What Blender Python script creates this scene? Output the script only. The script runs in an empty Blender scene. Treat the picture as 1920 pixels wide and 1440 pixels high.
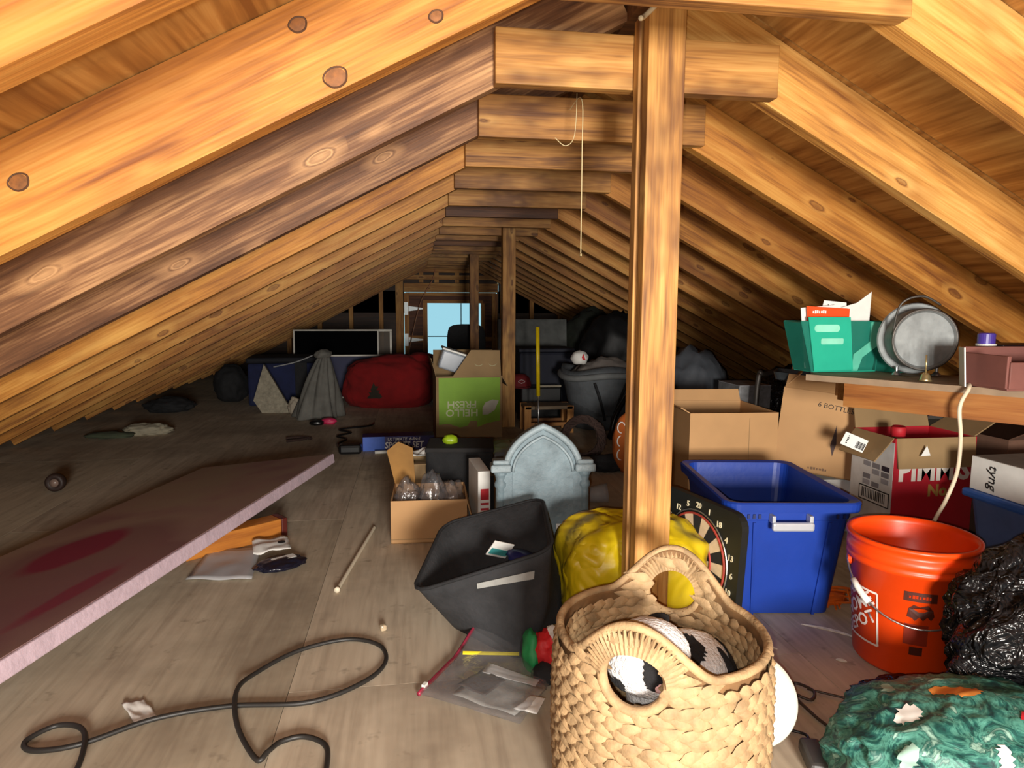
import bpy, bmesh, math, random
from mathutils import Vector, Matrix, noise, Euler
random.seed(7)
S = bpy.context.scene
COL = S.collection
PI = math.pi

# ---------------------------------------------------------------- camera
cam_d = bpy.data.cameras.new('camera'); cam = bpy.data.objects.new('camera', cam_d); COL.objects.link(cam)
cam_d.sensor_fit = 'HORIZONTAL'; cam_d.sensor_width = 36.0; cam_d.lens = 1250.0 / 1920.0 * 36.0
cam_d.clip_start = 0.01; cam_d.clip_end = 200
YAW, PITCH, ROLL, HC = math.radians(8.529), math.radians(6.665), 0.005, 0.85
_a, _p = YAW, PITCH
_R = Vector((math.cos(_a), -math.sin(_a), 0)); _U = Vector((math.sin(_a)*math.sin(_p), math.cos(_a)*math.sin(_p), math.cos(_p)))
_D = Vector((math.sin(_a)*math.cos(_p), math.cos(_a)*math.cos(_p), -math.sin(_p)))
R2 = _R*math.cos(ROLL) + _U*math.sin(ROLL); U2 = _U*math.cos(ROLL) - _R*math.sin(ROLL)
mw = Matrix.Identity(4)
for i in range(3):
    mw[i][0] = R2[i]; mw[i][1] = U2[i]; mw[i][2] = -_D[i]
mw[2][3] = HC
cam.matrix_world = mw
S.camera = cam
# ---------------------------------------------------------------- world: pale daylight outside the gable window
W = bpy.data.worlds.new('world'); S.world = W; W.use_nodes = True
bg = W.node_tree.nodes['Background']; bg.inputs[0].default_value = (0.40, 0.76, 0.88, 1); bg.inputs[1].default_value = 1.0
# ---------------------------------------------------------------- lights: the phone's flash beside the lens, an added fill light behind the camera
def lamp(name, kind, loc, power, col, size):
    l = bpy.data.lights.new(name, kind); l.energy = power; l.color = col
    if kind == 'AREA': l.size = size
    else: l.shadow_soft_size = size
    o = bpy.data.objects.new(name, l); o.location = loc; COL.objects.link(o); return o
FL = Vector((0, 0, HC)) - R2*0.022 - U2*0.012 - _D*0.02
fl = lamp('flash_light', 'SPOT', FL, 42.0, (1.0, 0.96, 0.89), 0.008)
fl.matrix_world = Matrix.Translation(FL) @ mw.to_3x3().to_4x4(); fl.data.spot_size = math.radians(125); fl.data.spot_blend = 1.0
wl = lamp('rear_fill', 'AREA', (0.30, -1.55, 0.70), 180.0, (1.0, 0.95, 0.87), 0.5)  # added soft fill, no lamp stands here; eases the flash falloff
wl.rotation_euler = (math.radians(88), 0, math.radians(-4))
cy = S.cycles; cy.max_bounces = 6; cy.diffuse_bounces = 3; cy.glossy_bounces = 2; cy.transmission_bounces = 4; cy.transparent_max_bounces = 8; cy.caustics_reflective = False; cy.caustics_refractive = False
vs = S.view_settings
vs.view_transform = 'Standard'; vs.look = 'None'; vs.exposure = -0.15; vs.gamma = 1.0; vs.use_curve_mapping = False

# ---------------------------------------------------------------- materials
def lin(c):
    def f(u):
        u = u/255.0
        return u/12.92 if u <= 0.04045 else ((u+0.055)/1.055)**2.4
    return (f(c[0]), f(c[1]), f(c[2]), 1)
class NT:
    def __init__(s, name):
        s.m = bpy.data.materials.new(name); s.m.use_nodes = True; s.t = s.m.node_tree
        s.b = s.t.nodes['Principled BSDF']
    def n(s, ty, **k):
        x = s.t.nodes.new(ty)
        for a, v in k.items(): setattr(x, a, v)
        return x
    def l(s, a, b): s.t.links.new(a, b)
    def math(s, op, a, b=None, clamp=False):
        x = s.n('ShaderNodeMath', operation=op, use_clamp=clamp)
        for i, v in enumerate((a, b)):
            if v is None: continue
            if isinstance(v, (int, float)): x.inputs[i].default_value = v
            else: s.l(v, x.inputs[i])
        return x.outputs[0]
    def mix(s, f, a, b, mode='MIX'):
        x = s.n('ShaderNodeMix', data_type='RGBA', blend_type=mode)
        for i, v in ((0, f), (6, a), (7, b)):
            if isinstance(v, (int, float)): x.inputs[i].default_value = v
            elif isinstance(v, tuple): x.inputs[i].default_value = v
            else: s.l(v, x.inputs[i])
        return x.outputs[2]
    def coords(s, scale=(1, 1, 1), rnd=True):
        tc = s.n('ShaderNodeTexCoord'); v = tc.outputs['Object']
        if rnd:
            oi = s.n('ShaderNodeObjectInfo'); k = s.math('MULTIPLY', oi.outputs['Random'], 37.0)
            a = s.n('ShaderNodeVectorMath', operation='ADD'); s.l(v, a.inputs[0]); s.l(k, a.inputs[1]); v = a.outputs[0]
        m = s.n('ShaderNodeVectorMath', operation='MULTIPLY'); s.l(v, m.inputs[0]); m.inputs[1].default_value = scale
        return m.outputs[0]
    def noise(s, v, scale, detail=4, rough=0.55, dist=0.0):
        x = s.n('ShaderNodeTexNoise'); s.l(v, x.inputs['Vector']); x.inputs['Scale'].default_value = scale
        x.inputs['Detail'].default_value = detail; x.inputs['Roughness'].default_value = rough; x.inputs['Distortion'].default_value = dist
        return x.outputs['Fac']
    def ramp(s, f, stops):
        x = s.n('ShaderNodeValToRGB'); s.l(f, x.inputs[0]); e = x.color_ramp.elements
        while len(e) < len(stops): e.new(0.5)
        for q, (p, c) in zip(e, stops): q.position = p; q.color = c if len(c) == 4 else lin(c)
        return x.outputs[0]
    def bump(s, h, strength, dist=0.01):
        x = s.n('ShaderNodeBump'); s.l(h, x.inputs['Height']); x.inputs['Strength'].default_value = strength; x.inputs['Distance'].default_value = dist
        s.l(x.outputs[0], s.b.inputs['Normal'])
MATS = {}
def M(name, col, rough=0.6, var=0.18, scale=9.0, bump=0.0, bscale=60.0, metal=0.0, alpha=None, trans=0.0, spec=0.5, emit=None):
    if name in MATS: return MATS[name]
    t = NT(name); c = lin(col)
    v = t.coords()
    f = t.noise(v, scale, 3, 0.6)
    lo = tuple(x*(1-var) for x in c[:3]) + (1,); hi = tuple(min(1, x*(1+var)) for x in c[:3]) + (1,)
    t.l(t.ramp(f, [(0.3, lo), (0.7, hi)]), t.b.inputs['Base Color'])
    t.b.inputs['Roughness'].default_value = rough; t.b.inputs['Metallic'].default_value = metal
    t.b.inputs['Specular IOR Level'].default_value = spec
    if bump: t.bump(t.noise(v, bscale, 3), bump)
    if alpha is not None: t.b.inputs['Alpha'].default_value = alpha
    if trans: t.b.inputs['Transmission Weight'].default_value = trans
    MATS[name] = t.m; return t.m
def wood(name, light, mid, dark, knot=(92, 52, 26), rough=0.62, stain=0.35, tint=True, knots=True):
    t = NT(name)
    v0 = t.coords((1, 1, 1))
    vg = t.coords((0.9, 13, 13))
    g = t.noise(vg, 2.2, 4, 0.6, 0.35)
    fine = t.noise(t.coords((2.2, 60, 60)), 3.0, 1)
    big = t.noise(v0, 1.7, 3)
    f = t.math('ADD', t.math('MULTIPLY', g, 0.62), t.math('ADD', t.math('MULTIPLY', fine, 0.20), t.math('MULTIPLY', big, 0.2)))
    c = t.ramp(f, [(0.36, dark), (0.50, mid), (0.66, light)])
    # water and mill stains
    st = t.noise(t.coords((1.1, 3.0, 3.0)), 2.6, 3, 0.65)
    sm = t.ramp(st, [(0.48, (0, 0, 0, 1)), (0.66, (1, 1, 1, 1))])
    c = t.mix(t.math('MULTIPLY', sm, stain), c, lin(dark), 'MIX')
    if knots:
        sp = t.n('ShaderNodeSeparateXYZ'); t.l(v0, sp.inputs[0]); cx = t.n('ShaderNodeCombineXYZ')
        t.l(t.math('MULTIPLY', sp.outputs[0], 3.1), cx.inputs[0]); t.l(t.math('MULTIPLY', sp.outputs[2], 8.5), cx.inputs[1])
        vo = t.n('ShaderNodeTexVoronoi', voronoi_dimensions='2D'); t.l(cx.outputs[0], vo.inputs['Vector']); vo.inputs['Scale'].default_value = 1.0
        sc = t.n('ShaderNodeSeparateColor'); t.l(vo.outputs['Color'], sc.inputs[0])
        d = t.math('ADD', vo.outputs['Distance'], t.math('MULTIPLY', t.noise(v0, 18, 2), 0.10))
        d = t.math('ADD', d, t.math('MULTIPLY', t.math('MAXIMUM', t.math('SUBTRACT', sc.outputs[0], 0.12), 0.0), 0.22))
        c = t.mix(t.ramp(d, [(0.06, (0.55, 0.55, 0.55, 1)), (0.12, (0.3, 0.3, 0.3, 1)), (0.135, (0.75, 0.75, 0.75, 1)), (0.155, (0, 0, 0, 1))]), c, lin(knot))
        halo = t.ramp(d, [(0.15, (0, 0, 0, 1)), (0.18, (0.5, 0.5, 0.5, 1)), (0.30, (0, 0, 0, 1))])
        c = t.mix(halo, c, lin(light))
    if tint:
        oi = t.n('ShaderNodeObjectInfo'); c = t.mix(1.0, c, oi.outputs['Color'], 'MULTIPLY')
    t.l(c, t.b.inputs['Base Color']); t.b.inputs['Roughness'].default_value = rough
    t.bump(fine, 0.2, 0.003)
    MATS[name] = t.m; return t.m
PINE = wood('pine_lumber', (230, 182, 106), (200, 142, 68), (130, 80, 36))
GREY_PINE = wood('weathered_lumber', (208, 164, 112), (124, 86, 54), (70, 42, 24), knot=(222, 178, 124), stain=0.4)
POST_PINE = wood('post_lumber', (222, 174, 102), (188, 134, 68), (104, 64, 32), stain=0.85)
OLDWOOD = wood('old_boards', (150, 100, 56), (112, 68, 34), (70, 40, 20), knots=False)
DARKWOOD = wood('dark_sheathing', (86, 58, 36), (60, 38, 24), (38, 24, 16), knots=False)
def plywood(name, light, mid, dark, axis=1, rough=0.7, dirt=0.4, dirtc=(80, 66, 54)):
    t = NT(name)
    sc = [16, 16, 16]; sc[axis] = 1.1
    g = t.noise(t.coords(tuple(sc)), 1.3, 5, 0.6, 0.8)
    sc2 = [60, 60, 60]; sc2[axis] = 5
    fine = t.noise(t.coords(tuple(sc2)), 1.2, 1)
    f = t.math('ADD', t.math('MULTIPLY', g, 0.7), t.math('MULTIPLY', fine, 0.3))
    c = t.ramp(f, [(0.36, dark), (0.5, mid), (0.64, light)])
    st = t.noise(t.coords(), 1.6, 5, 0.68)
    c = t.mix(t.math('MULTIPLY', t.ramp(st, [(0.46, (0, 0, 0, 1)), (0.66, (1, 1, 1, 1))]), dirt), c, lin(dirtc))
    sp = t.noise(t.coords(), 14, 3, 0.7)
    c = t.mix(t.math('MULTIPLY', t.ramp(sp, [(0.62, (0, 0, 0, 1)), (0.72, (1, 1, 1, 1))]), dirt*0.9), c, lin(dirtc))
    oi = t.n('ShaderNodeObjectInfo'); c = t.mix(1.0, c, oi.outputs['Color'], 'MULTIPLY')
    t.l(c, t.b.inputs['Base Color']); t.b.inputs['Roughness'].default_value = rough
    t.bump(fine, 0.15, 0.002)
    MATS[name] = t.m; return t.m
DECK = plywood('roof_plywood', (218, 174, 106), (188, 140, 76), (144, 98, 48), dirt=0.25, dirtc=(120, 76, 36))
FLOORPLY = plywood('floor_plywood', (210, 196, 174), (198, 183, 161), (178, 163, 143), rough=0.75, dirt=0.6, dirtc=(138, 124, 107))

CARD = M('cardboard', (190, 146, 98), 0.75, 0.08, 5)
CARD_D = M('dull_cardboard', (150, 122, 84), 0.8, 0.12, 5)
WHITE = M('white_paper', (236, 234, 228), 0.6, 0.05, 20)
WHITEP = M('white_plastic', (238, 238, 230), 0.35, 0.03)
BLACK = M('black_cloth', (26, 26, 28), 0.85, 0.3, 20, 0.2, 120)
FELT = M('charcoal_felt', (45, 45, 47), 0.95, 0.32, 14, 0.25, 90)
BLACKP = M('black_plastic', (18, 18, 20), 0.35, 0.2)
INK = M('black_ink', (24, 22, 24), 0.7, 0.1)
GREYM = M('bare_metal', (190, 190, 190), 0.35, 0.2, 14, metal=0.9)
GALV = M('galvanised_metal', (136, 140, 140), 0.6, 0.3, 16, 0.1, 40, metal=0.35)
SILVER = M('silver_plastic', (196, 200, 206), 0.35, 0.08, metal=0.35)
RED = M('red_print', (188, 30, 42), 0.6, 0.1)

def film(name, dif=0.10, gl=0.12, col=(225, 225, 228)):
    t = NT(name); nt = t.t; nt.nodes.remove(t.b); out = nt.nodes['Material Output']
    tr = t.n('ShaderNodeBsdfTransparent'); tr.inputs[0].default_value = lin((246, 246, 248)); go = t.n('ShaderNodeBsdfGlossy'); go.inputs['Roughness'].default_value = 0.12; di = t.n('ShaderNodeBsdfDiffuse'); di.inputs[0].default_value = lin(col)
    bp = t.n('ShaderNodeBump'); t.l(t.noise(t.coords(), 45, 3, 0.6, 1.0), bp.inputs['Height']); bp.inputs['Strength'].default_value = 0.5; bp.inputs['Distance'].default_value = 0.01; t.l(bp.outputs[0], go.inputs['Normal'])
    m1 = t.n('ShaderNodeMixShader'); m1.inputs[0].default_value = dif; t.l(tr.outputs[0], m1.inputs[1]); t.l(di.outputs[0], m1.inputs[2])
    lw = t.n('ShaderNodeLayerWeight'); lw.inputs[0].default_value = 0.35
    m2 = t.n('ShaderNodeMixShader'); t.l(t.math('ADD', t.math('MULTIPLY', lw.outputs['Facing'], 0.35), gl, True), m2.inputs[0]); t.l(m1.outputs[0], m2.inputs[1]); t.l(go.outputs[0], m2.inputs[2])
    t.l(m2.outputs[0], out.inputs['Surface']); MATS[name] = t.m; return t.m
# ---------------------------------------------------------------- mesh building
class MB:
    def __init__(s): s.v = []; s.f = []
    def add(s, vs, fs):
        o = len(s.v); s.v += [Vector(v) for v in vs]; s.f += [tuple(i+o for i in f) for f in fs]; return s
    def box(s, c, d, mat=None, bev=0.0):
        x, y, z = d[0]/2, d[1]/2, d[2]/2
        if bev > 0:
            b = min(bev, x*0.9, y*0.9, z*0.9); bm = bmesh.new(); bmesh.ops.create_cube(bm, size=1.0)
            for v in bm.verts: v.co = Vector((v.co.x*2*x, v.co.y*2*y, v.co.z*2*z))
            bmesh.ops.bevel(bm, geom=list(bm.edges), offset=b, segments=2, affect='EDGES', profile=0.5)
            vs = [v.co.copy() for v in bm.verts]; fs = [[v.index for v in f.verts] for f in bm.faces]; bm.free()
        else:
            vs = [Vector((sx*x, sy*y, sz*z)) for sx in (-1, 1) for sy in (-1, 1) for sz in (-1, 1)]
            fs = [(0, 1, 3, 2), (4, 6, 7, 5), (0, 4, 5, 1), (2, 3, 7, 6), (0, 2, 6, 4), (1, 5, 7, 3)]
        c = Vector(c)
        if mat is not None: vs = [mat @ v for v in vs]
        return s.add([v + c for v in vs], fs)
    def prism(s, pts, depth, fn=None):
        """polygon pts (u, w) in the XZ plane, extruded from y=0 to y=depth; fn maps points"""
        n = len(pts)
        vs = [Vector((p[0], 0, p[1])) for p in pts] + [Vector((p[0], depth, p[1])) for p in pts]
        fs = [tuple(range(n)), tuple(range(2*n-1, n-1, -1))] + [(i, i+n, (i+1) % n+n, (i+1) % n) for i in range(n)]
        if fn: vs = [fn(v) for v in vs]
        return s.add(vs, fs)
    def lathe(s, prof, seg=32, fn=None, cap=False):
        vs = []; fs = []
        n = len(prof)
        for i in range(seg):
            t = 2*PI*i/seg
            for r, z in prof: vs.append(Vector((r*math.cos(t), r*math.sin(t), z)))
        for i in range(seg):
            j = (i+1) % seg
            for k in range(n-1): fs.append((i*n+k, j*n+k, j*n+k+1, i*n+k+1))
        if cap:
            fs.append(tuple(i*n for i in range(seg))[::-1]); fs.append(tuple(i*n+n-1 for i in range(seg)))
        if fn: vs = [fn(v) for v in vs]
        return s.add(vs, fs)
    def tube(s, path, r, seg=8, closed=False):
        P = [Vector(p) for p in path]; n = len(P); vs = []; fs = []
        up = None
        for i in range(n):
            a = P[(i-1) % n] if (closed or i > 0) else P[i]; b = P[(i+1) % n] if (closed or i < n-1) else P[i]
            t = (b-a).normalized()
            if up is None:
                up = Vector((0, 0, 1)) if abs(t.z) < 0.9 else Vector((1, 0, 0))
            x = (up - t*up.dot(t)).normalized(); y = t.cross(x); up = x
            rr = r(i/(n-1)) if callable(r) else r
            for k in range(seg):
                q = 2*PI*k/seg; vs.append(P[i] + x*rr*math.cos(q) + y*rr*math.sin(q))
        m = n if closed else n-1
        for i in range(m):
            j = (i+1) % n
            for k in range(seg): fs.append((i*seg+k, i*seg+(k+1) % seg, j*seg+(k+1) % seg, j*seg+k))
        if not closed:
            fs.append(tuple(range(seg))[::-1]); fs.append(tuple((n-1)*seg+k for k in range(seg)))
        return s.add(vs, fs)
    def grid(s, fn, nu, nv, keep=None, cu=False):
        vs = [Vector(fn(i/nu, j/nv)) for j in range(nv+1) for i in range(nu if cu else nu+1)]
        w = nu if cu else nu+1; fs = []
        for j in range(nv):
            for i in range(nu):
                if keep and not keep((i+.5)/nu, (j+.5)/nv): continue
                fs.append((j*w+i, j*w+(i+1) % w, (j+1)*w+(i+1) % w, (j+1)*w+i))
        return s.add(vs, fs)
    def loft(s, loops, capb=True, capt=False):
        n = len(loops[0]); vs = [p for L in loops for p in L]; fs = []
        for a in range(len(loops)-1):
            for i in range(n): fs.append((a*n+i, a*n+(i+1) % n, (a+1)*n+(i+1) % n, (a+1)*n+i))
        if capb: fs.append(tuple(range(n))[::-1])
        if capt: fs.append(tuple((len(loops)-1)*n+i for i in range(n)))
        return s.add(vs, fs)
    def mesh(s, name, smooth=False):
        me = bpy.data.meshes.new(name); me.from_pydata([tuple(v) for v in s.v], [], s.f); me.update()
        if smooth: me.polygons.foreach_set('use_smooth', [True]*len(me.polygons))
        return me
def obj(name, mb, mat, parent=None, loc=None, rot=None, smooth=False, solid=0.0, sub=0, color=None, kind=None, label=None, M4=None):
    me = mb.mesh(name, smooth) if isinstance(mb, MB) else mb
    if mat is not None and not me.materials: me.materials.append(mat)
    o = bpy.data.objects.new(name, me); COL.objects.link(o)
    if parent is not None: o.parent = parent
    if loc is not None: o.location = loc
    if rot is not None: o.rotation_euler = rot
    if M4 is not None: o.matrix_local = M4
    if sub:
        md = o.modifiers.new('sub', 'SUBSURF'); md.levels = sub; md.render_levels = sub
    if solid:
        md = o.modifiers.new('solid', 'SOLIDIFY'); md.thickness = solid; md.offset = 0
    if color: o.color = (color[0], color[1], color[2], 1)
    if kind: o['kind'] = kind
    if label: o['label'] = label
    return o
def tag(o, label, cat, group=None):
    o['label'] = label; o['category'] = cat
    if group: o['group'] = group
    return o
def thing(name, label, cat, loc=(0, 0, 0), rot=(0, 0, 0), group=None):
    o = bpy.data.objects.new(name, None); COL.objects.link(o); o.location = loc; o.rotation_euler = rot; o.empty_display_size = 0.05
    return tag(o, label, cat, group)
def frame(x, y, z, o=(0, 0, 0)):
    m = Matrix.Identity(4)
    for i in range(3): m[i][0] = x[i]; m[i][1] = y[i]; m[i][2] = z[i]; m[i][3] = o[i]
    return m
def text_mesh(s, size, ext=0.0006, shear=0.0, align='CENTER', bold=0.0, sx=1.0):
    c = bpy.data.curves.new('t', 'FONT'); c.body = s; c.size = size; c.extrude = ext; c.align_x = align; c.align_y = 'CENTER'; c.shear = shear; c.offset = bold
    c.resolution_u = 2
    o = bpy.data.objects.new('t', c); COL.objects.link(o)
    bpy.context.view_layer.update()
    me = bpy.data.meshes.new_from_object(o.evaluated_get(bpy.context.evaluated_depsgraph_get()))
    bpy.data.objects.remove(o); bpy.data.curves.remove(c)
    if sx != 1.0:
        for v in me.vertices: v.co.x *= sx
    return me
# text laid on a face whose outward normal is -Y, reading left to right along +X
def face_text(name, s, size, mat, parent, loc, rot=(PI/2, 0, 0), **k):
    return obj(name, text_mesh(s, size, **k), mat, parent, loc, rot)
def marks(name, w, h, mat, parent, loc, rot=(PI/2, 0, 0), n=7):
    m = MB(); x = -w/2
    for i in range(n):
        d = w/n*(0.55+0.25*((i*5) % 3)/2); m.box((x+d/2, h*0.06*((i % 3)-1), 0), (d, h*(0.7+0.3*((i*7) % 4)/3), 0.0006)); x += w/n
    return obj(name, m, mat, parent, loc, rot)
def crv(pts, n=10, closed=False):
    P = [Vector(p) for p in pts]; m = len(P); out = []
    for i in range(m if closed else m-1):
        p0 = P[(i-1) % m] if closed or i > 0 else P[i]; p1 = P[i]; p2 = P[(i+1) % m]; p3 = P[(i+2) % m] if closed or i < m-2 else P[min(i+1, m-1)]
        for k in range(n):
            t = k/n
            out.append(0.5*((2*p1)+(p2-p0)*t+(2*p0-5*p1+4*p2-p3)*t*t+(3*p1-p0-3*p2+p3)*t**3))
    if not closed: out.append(P[-1])
    return out
def chaikin(P, it=2):
    P = [Vector(p) for p in P]
    for _ in range(it):
        Q = []
        for i in range(len(P)):
            a, b = P[i], P[(i+1) % len(P)]; Q += [a*0.75+b*0.25, a*0.25+b*0.75]
        P = Q
    return P
def rrect(w, d, r, n=6, z=0.0):
    out = []
    for cx, cy, a0 in ((w/2-r, d/2-r, 0), (-w/2+r, d/2-r, 90), (-w/2+r, -d/2+r, 180), (w/2-r, -d/2+r, 270)):
        for k in range(n+1):
            a = math.radians(a0+90*k/n); out.append(Vector((cx+r*math.cos(a), cy+r*math.sin(a), z)))
    return out
def blob_mesh(name, rad, seed=0, amp=0.15, freq=1.6, sub=4, hard=0.0, hf=3.5, flat=0.8, sq=1.0, fine=0.0, tip=None):
    bm = bmesh.new(); bmesh.ops.create_icosphere(bm, subdivisions=sub, radius=1.0)
    sv = Vector((seed*3.1, seed*1.7, seed*2.3))
    for v in bm.verts:
        d = v.co.normalized()
        if sq != 1.0: d = Vector([math.copysign(abs(c)**sq, c) for c in d])
        r = 1+amp*noise.noise(d*freq+sv)
        if hard: r += hard*(0.5-abs(noise.noise(d*hf+sv*2)))*1.2 + hard*0.6*(0.5-abs(noise.noise(d*hf*2.3+sv)))
        if fine: r += fine*noise.noise(d*22+sv)
        p = Vector((d.x*rad[0]*r, d.y*rad[1]*r, d.z*rad[2]*r))
        if p.z < -flat*rad[2]: p.z = -flat*rad[2]
        v.co = p
    zm = min(v.co.z for v in bm.verts)
    for v in bm.verts:
        v.co.z -= zm
        if tip: v.co = tip(v.co)
    me = bpy.data.meshes.new(name); bm.to_mesh(me); bm.free()
    me.polygons.foreach_set('use_smooth', [True]*len(me.polygons))
    return me
def patch(me, c, test, off=0.0015):
    """the faces of a mesh that pass test(centre), lifted a little: a printed patch"""
    m = MB(); idx = {}
    for p in me.polygons:
        if test(p.center):
            f = []
            for i in p.vertices:
                if i not in idx:
                    idx[i] = len(m.v); v = me.vertices[i]; m.v.append(v.co + v.normal*off)
                f.append(idx[i])
            m.f.append(tuple(f))
    return m

# ================================================================ THE ROOM
SP, Y0 = 0.45, 1.575             # rafter spacing, first collar tie in view
XR, ZR, SL = 0.52, 1.517, 0.525  # ridge line, underside height at the ridge, slope
YB, YF = -1.9, 9.30
TH = math.atan(SL); CT, ST = math.cos(TH), math.sin(TH)
RD = 0.145                       # rafter depth
def under(x): return ZR - SL*abs(x-XR)

floor = obj('floor', MB().box((XR, (YB+YF)/2, -0.045), (6.5, YF-YB+0.3, 0.05)), DARKWOOD, kind='structure')
sheet = MB().box((0, 0, -0.010), (1.2186, 2.4386, 0.0195)).mesh('plywood_sheet'); sheet.materials.append(FLOORPLY)
xs = [-2.72+1.22*i+0.61 for i in range(6)]
for i, x in enumerate(xs):
    y = YB - (0.0 if i % 2 else 1.22) + 0.9
    while y - 1.22 < YF:
        o = obj('plywood_sheet', sheet, None, floor, (x, y, 0)); k = random.uniform(0.9, 1.06); o.color = (k, k*random.uniform(0.97, 1), k*random.uniform(0.94, 1), 1)
        y += 2.44
# roof decks and rafters
rl = 3.22
raf = MB().box((rl/2, 0, RD/2), (rl, 0.038, RD)).mesh('rafter'); raf.materials.append(PINE)
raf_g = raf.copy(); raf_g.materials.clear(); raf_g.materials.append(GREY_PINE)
tints = {'L': {-2: (.62, .48, .32), -1: (.86, .70, .50), 0: (1.0, .92, .9), 1: (0.92, 0.82, 0.8), 2: (.92, .80, .58), 3: (.84, .75, .58), 4: (.78, .70, .56)},  # two nearest left tints darkened to offset overexposure by the flash
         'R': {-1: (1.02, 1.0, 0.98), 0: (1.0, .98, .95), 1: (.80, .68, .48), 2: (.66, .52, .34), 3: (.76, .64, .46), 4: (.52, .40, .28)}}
for side, sg in (('L', -1), ('R', 1)):
    nm = 'ceiling_left' if side == 'L' else 'ceiling_right'
    dirv = Vector((sg*CT, 0, -ST)); nrm = Vector((sg*ST, 0, CT)); yv = nrm.cross(dirv)
    org = Vector((XR, 0, ZR))
    base = frame(dirv, yv, nrm, org)
    deck = obj(nm, MB().box((1.8, 0, RD+0.03), (3.75, 1, 0.012)), DARKWOOD, kind='structure')
    for v in deck.data.vertices:       # stretch over the whole length
        v.co.y = (YF+0.15 if v.co.y*yv.y > 0 else YB-0.15)*yv.y
    deck.matrix_world = base
    pm = MB().box((0, 0, 0), (1.214, 2.434, 0.012)).mesh('sheathing_panel'); pm.materials.append(DECK)
    for r in range(3):
        y = YB - 0.5 + (1.22 if r % 2 else 0.3)
        while y - 1.22 < YF:
            o = obj('sheathing_panel', pm, None, deck, (0.61+1.22*r, y*yv.y, RD+0.0075)); k = random.uniform(0.9, 1.05); o.color = (k, k*.98, k*.94, 1)
            y += 2.44
    for k in range(-6, 18):
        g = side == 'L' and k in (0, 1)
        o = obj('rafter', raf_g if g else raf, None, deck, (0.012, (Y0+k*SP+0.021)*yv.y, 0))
        c = tints[side].get(k)
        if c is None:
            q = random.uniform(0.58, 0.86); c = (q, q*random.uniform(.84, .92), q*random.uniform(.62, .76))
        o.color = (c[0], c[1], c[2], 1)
        if side == 'L' and k == -1:
            for kx, kz, kr in ((-0.114, 1.206, 0.015), (-0.169, 1.281, 0.011), (0.044, 1.307, 0.009), (-0.581, 1.031, 0.012)):
                w = Vector((kx-XR, 0, kz-ZR)); lx, lz = w.dot(dirv)-0.012, w.dot(nrm)
                kn = obj('knot', MB().lathe([(0, 0), (kr*0.9, 0), (kr*0.9, 0.0012), (0, 0.0016)], 20, lambda v: Vector((lx+v.x*1.25, -yv.y*(0.0185+v.z), lz+v.y))), M('knot_core', (124, 76, 34), 0.6, 0.4, 60), o)
                M('knot_bark', (78, 48, 26), 0.8, 0.2, 60)
                obj('knot_ring', MB().tube([(lx+kr*1.25*math.cos(q)*(1+0.08*math.sin(3*q)), -yv.y*0.0192, lz+kr*math.sin(q)) for q in [2*PI*i/24 for i in range(24)]], 0.0016, 5, True), M('knot_bark', (0, 0, 0)), o)
# ridge board and collar ties
ridge = obj('ceiling_ridge', MB().box((XR, (YB+YF)/2, ZR+0.075), (0.036, YF-YB, 0.17)), OLDWOOD, kind='structure', color=(1, 1, 1))
for k in range(-6, 18):
    L = 0.68 + 0.05*math.sin(k*2.1); dx = 0.008*math.sin(k*1.3)
    if k == 0: L, dx = 0.675, 0.0
    if k == -1: L, dx = 0.66, 0.0
    L = min(L, 0.69)
    hh = 0.120 if k <= 4 else 0.11
    tm = MB().box((0, 0, 0), (L, 0.036, hh), bev=0.0025).mesh('collar_tie'); tm.materials.append(OLDWOOD if k in (5, 9) else POST_PINE)
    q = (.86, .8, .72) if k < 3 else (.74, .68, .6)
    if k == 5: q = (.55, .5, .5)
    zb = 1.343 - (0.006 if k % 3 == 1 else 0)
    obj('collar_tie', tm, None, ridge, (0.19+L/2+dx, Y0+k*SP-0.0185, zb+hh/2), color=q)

# unseen wall added behind the camera to keep sky light out
obj('wall_light_stop', MB().box((XR, YB-0.12, 0.9), (6.6, 0.06, 2.2)), DARKWOOD, kind='structure', color=(1, 1, 1))
# gable wall with the hatch door
DX0, DX1, DZ = -0.105, 1.18, 1.028
wb = MB()
wb.box(((-2.75+DX0)/2, YF+0.03, 0.5), (DX0+2.75, 0.02, 1.1)); wb.box(((DX1+3.8)/2, YF+0.03, 0.5), (3.8-DX1, 0.02, 1.1))
wb.box(((DX0+DX1)/2, YF+0.03, (1.034+1.75)/2), (DX1-DX0, 0.02, 1.75-1.034)); wb.box((-1.4, YF+0.03, 1.2), (2.6, 0.02, 0.9)); wb.box((2.4, YF+0.03, 1.2), (2.4, 0.02, 0.9))
wall = obj('wall_back', wb, DARKWOOD, kind='structure', color=(1, 1, 1))
def stud(x, w=0.055, z0=0.0, z1=None, y=YF-0.025, d=0.085, c=(.9, .85, .8)):
    if z1 is None: z1 = under(x)+0.03
    obj('stud', MB().box((0, 0, 0), (z1-z0, d, w)), PINE, wall, (x, y, (z0+z1)/2), (0, PI/2, 0), color=c)
for x in (-1.62, -1.22, -0.81, -0.41): stud(x)
stud(-0.165, 0.10, c=(.95, .9, .85)); stud(1.27, 0.10); stud(1.66); stud(2.06); stud(2.46)
def hboard(nm, x0, x1, z0, z1, y=YF-0.03, d=0.08, mat=PINE, c=(.9, .82, .74), par=wall):
    return obj(nm, MB().box((0, 0, 0), (x1-x0, d, z1-z0)), mat, par, ((x0+x1)/2, y, (z0+z1)/2), color=c)
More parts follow.
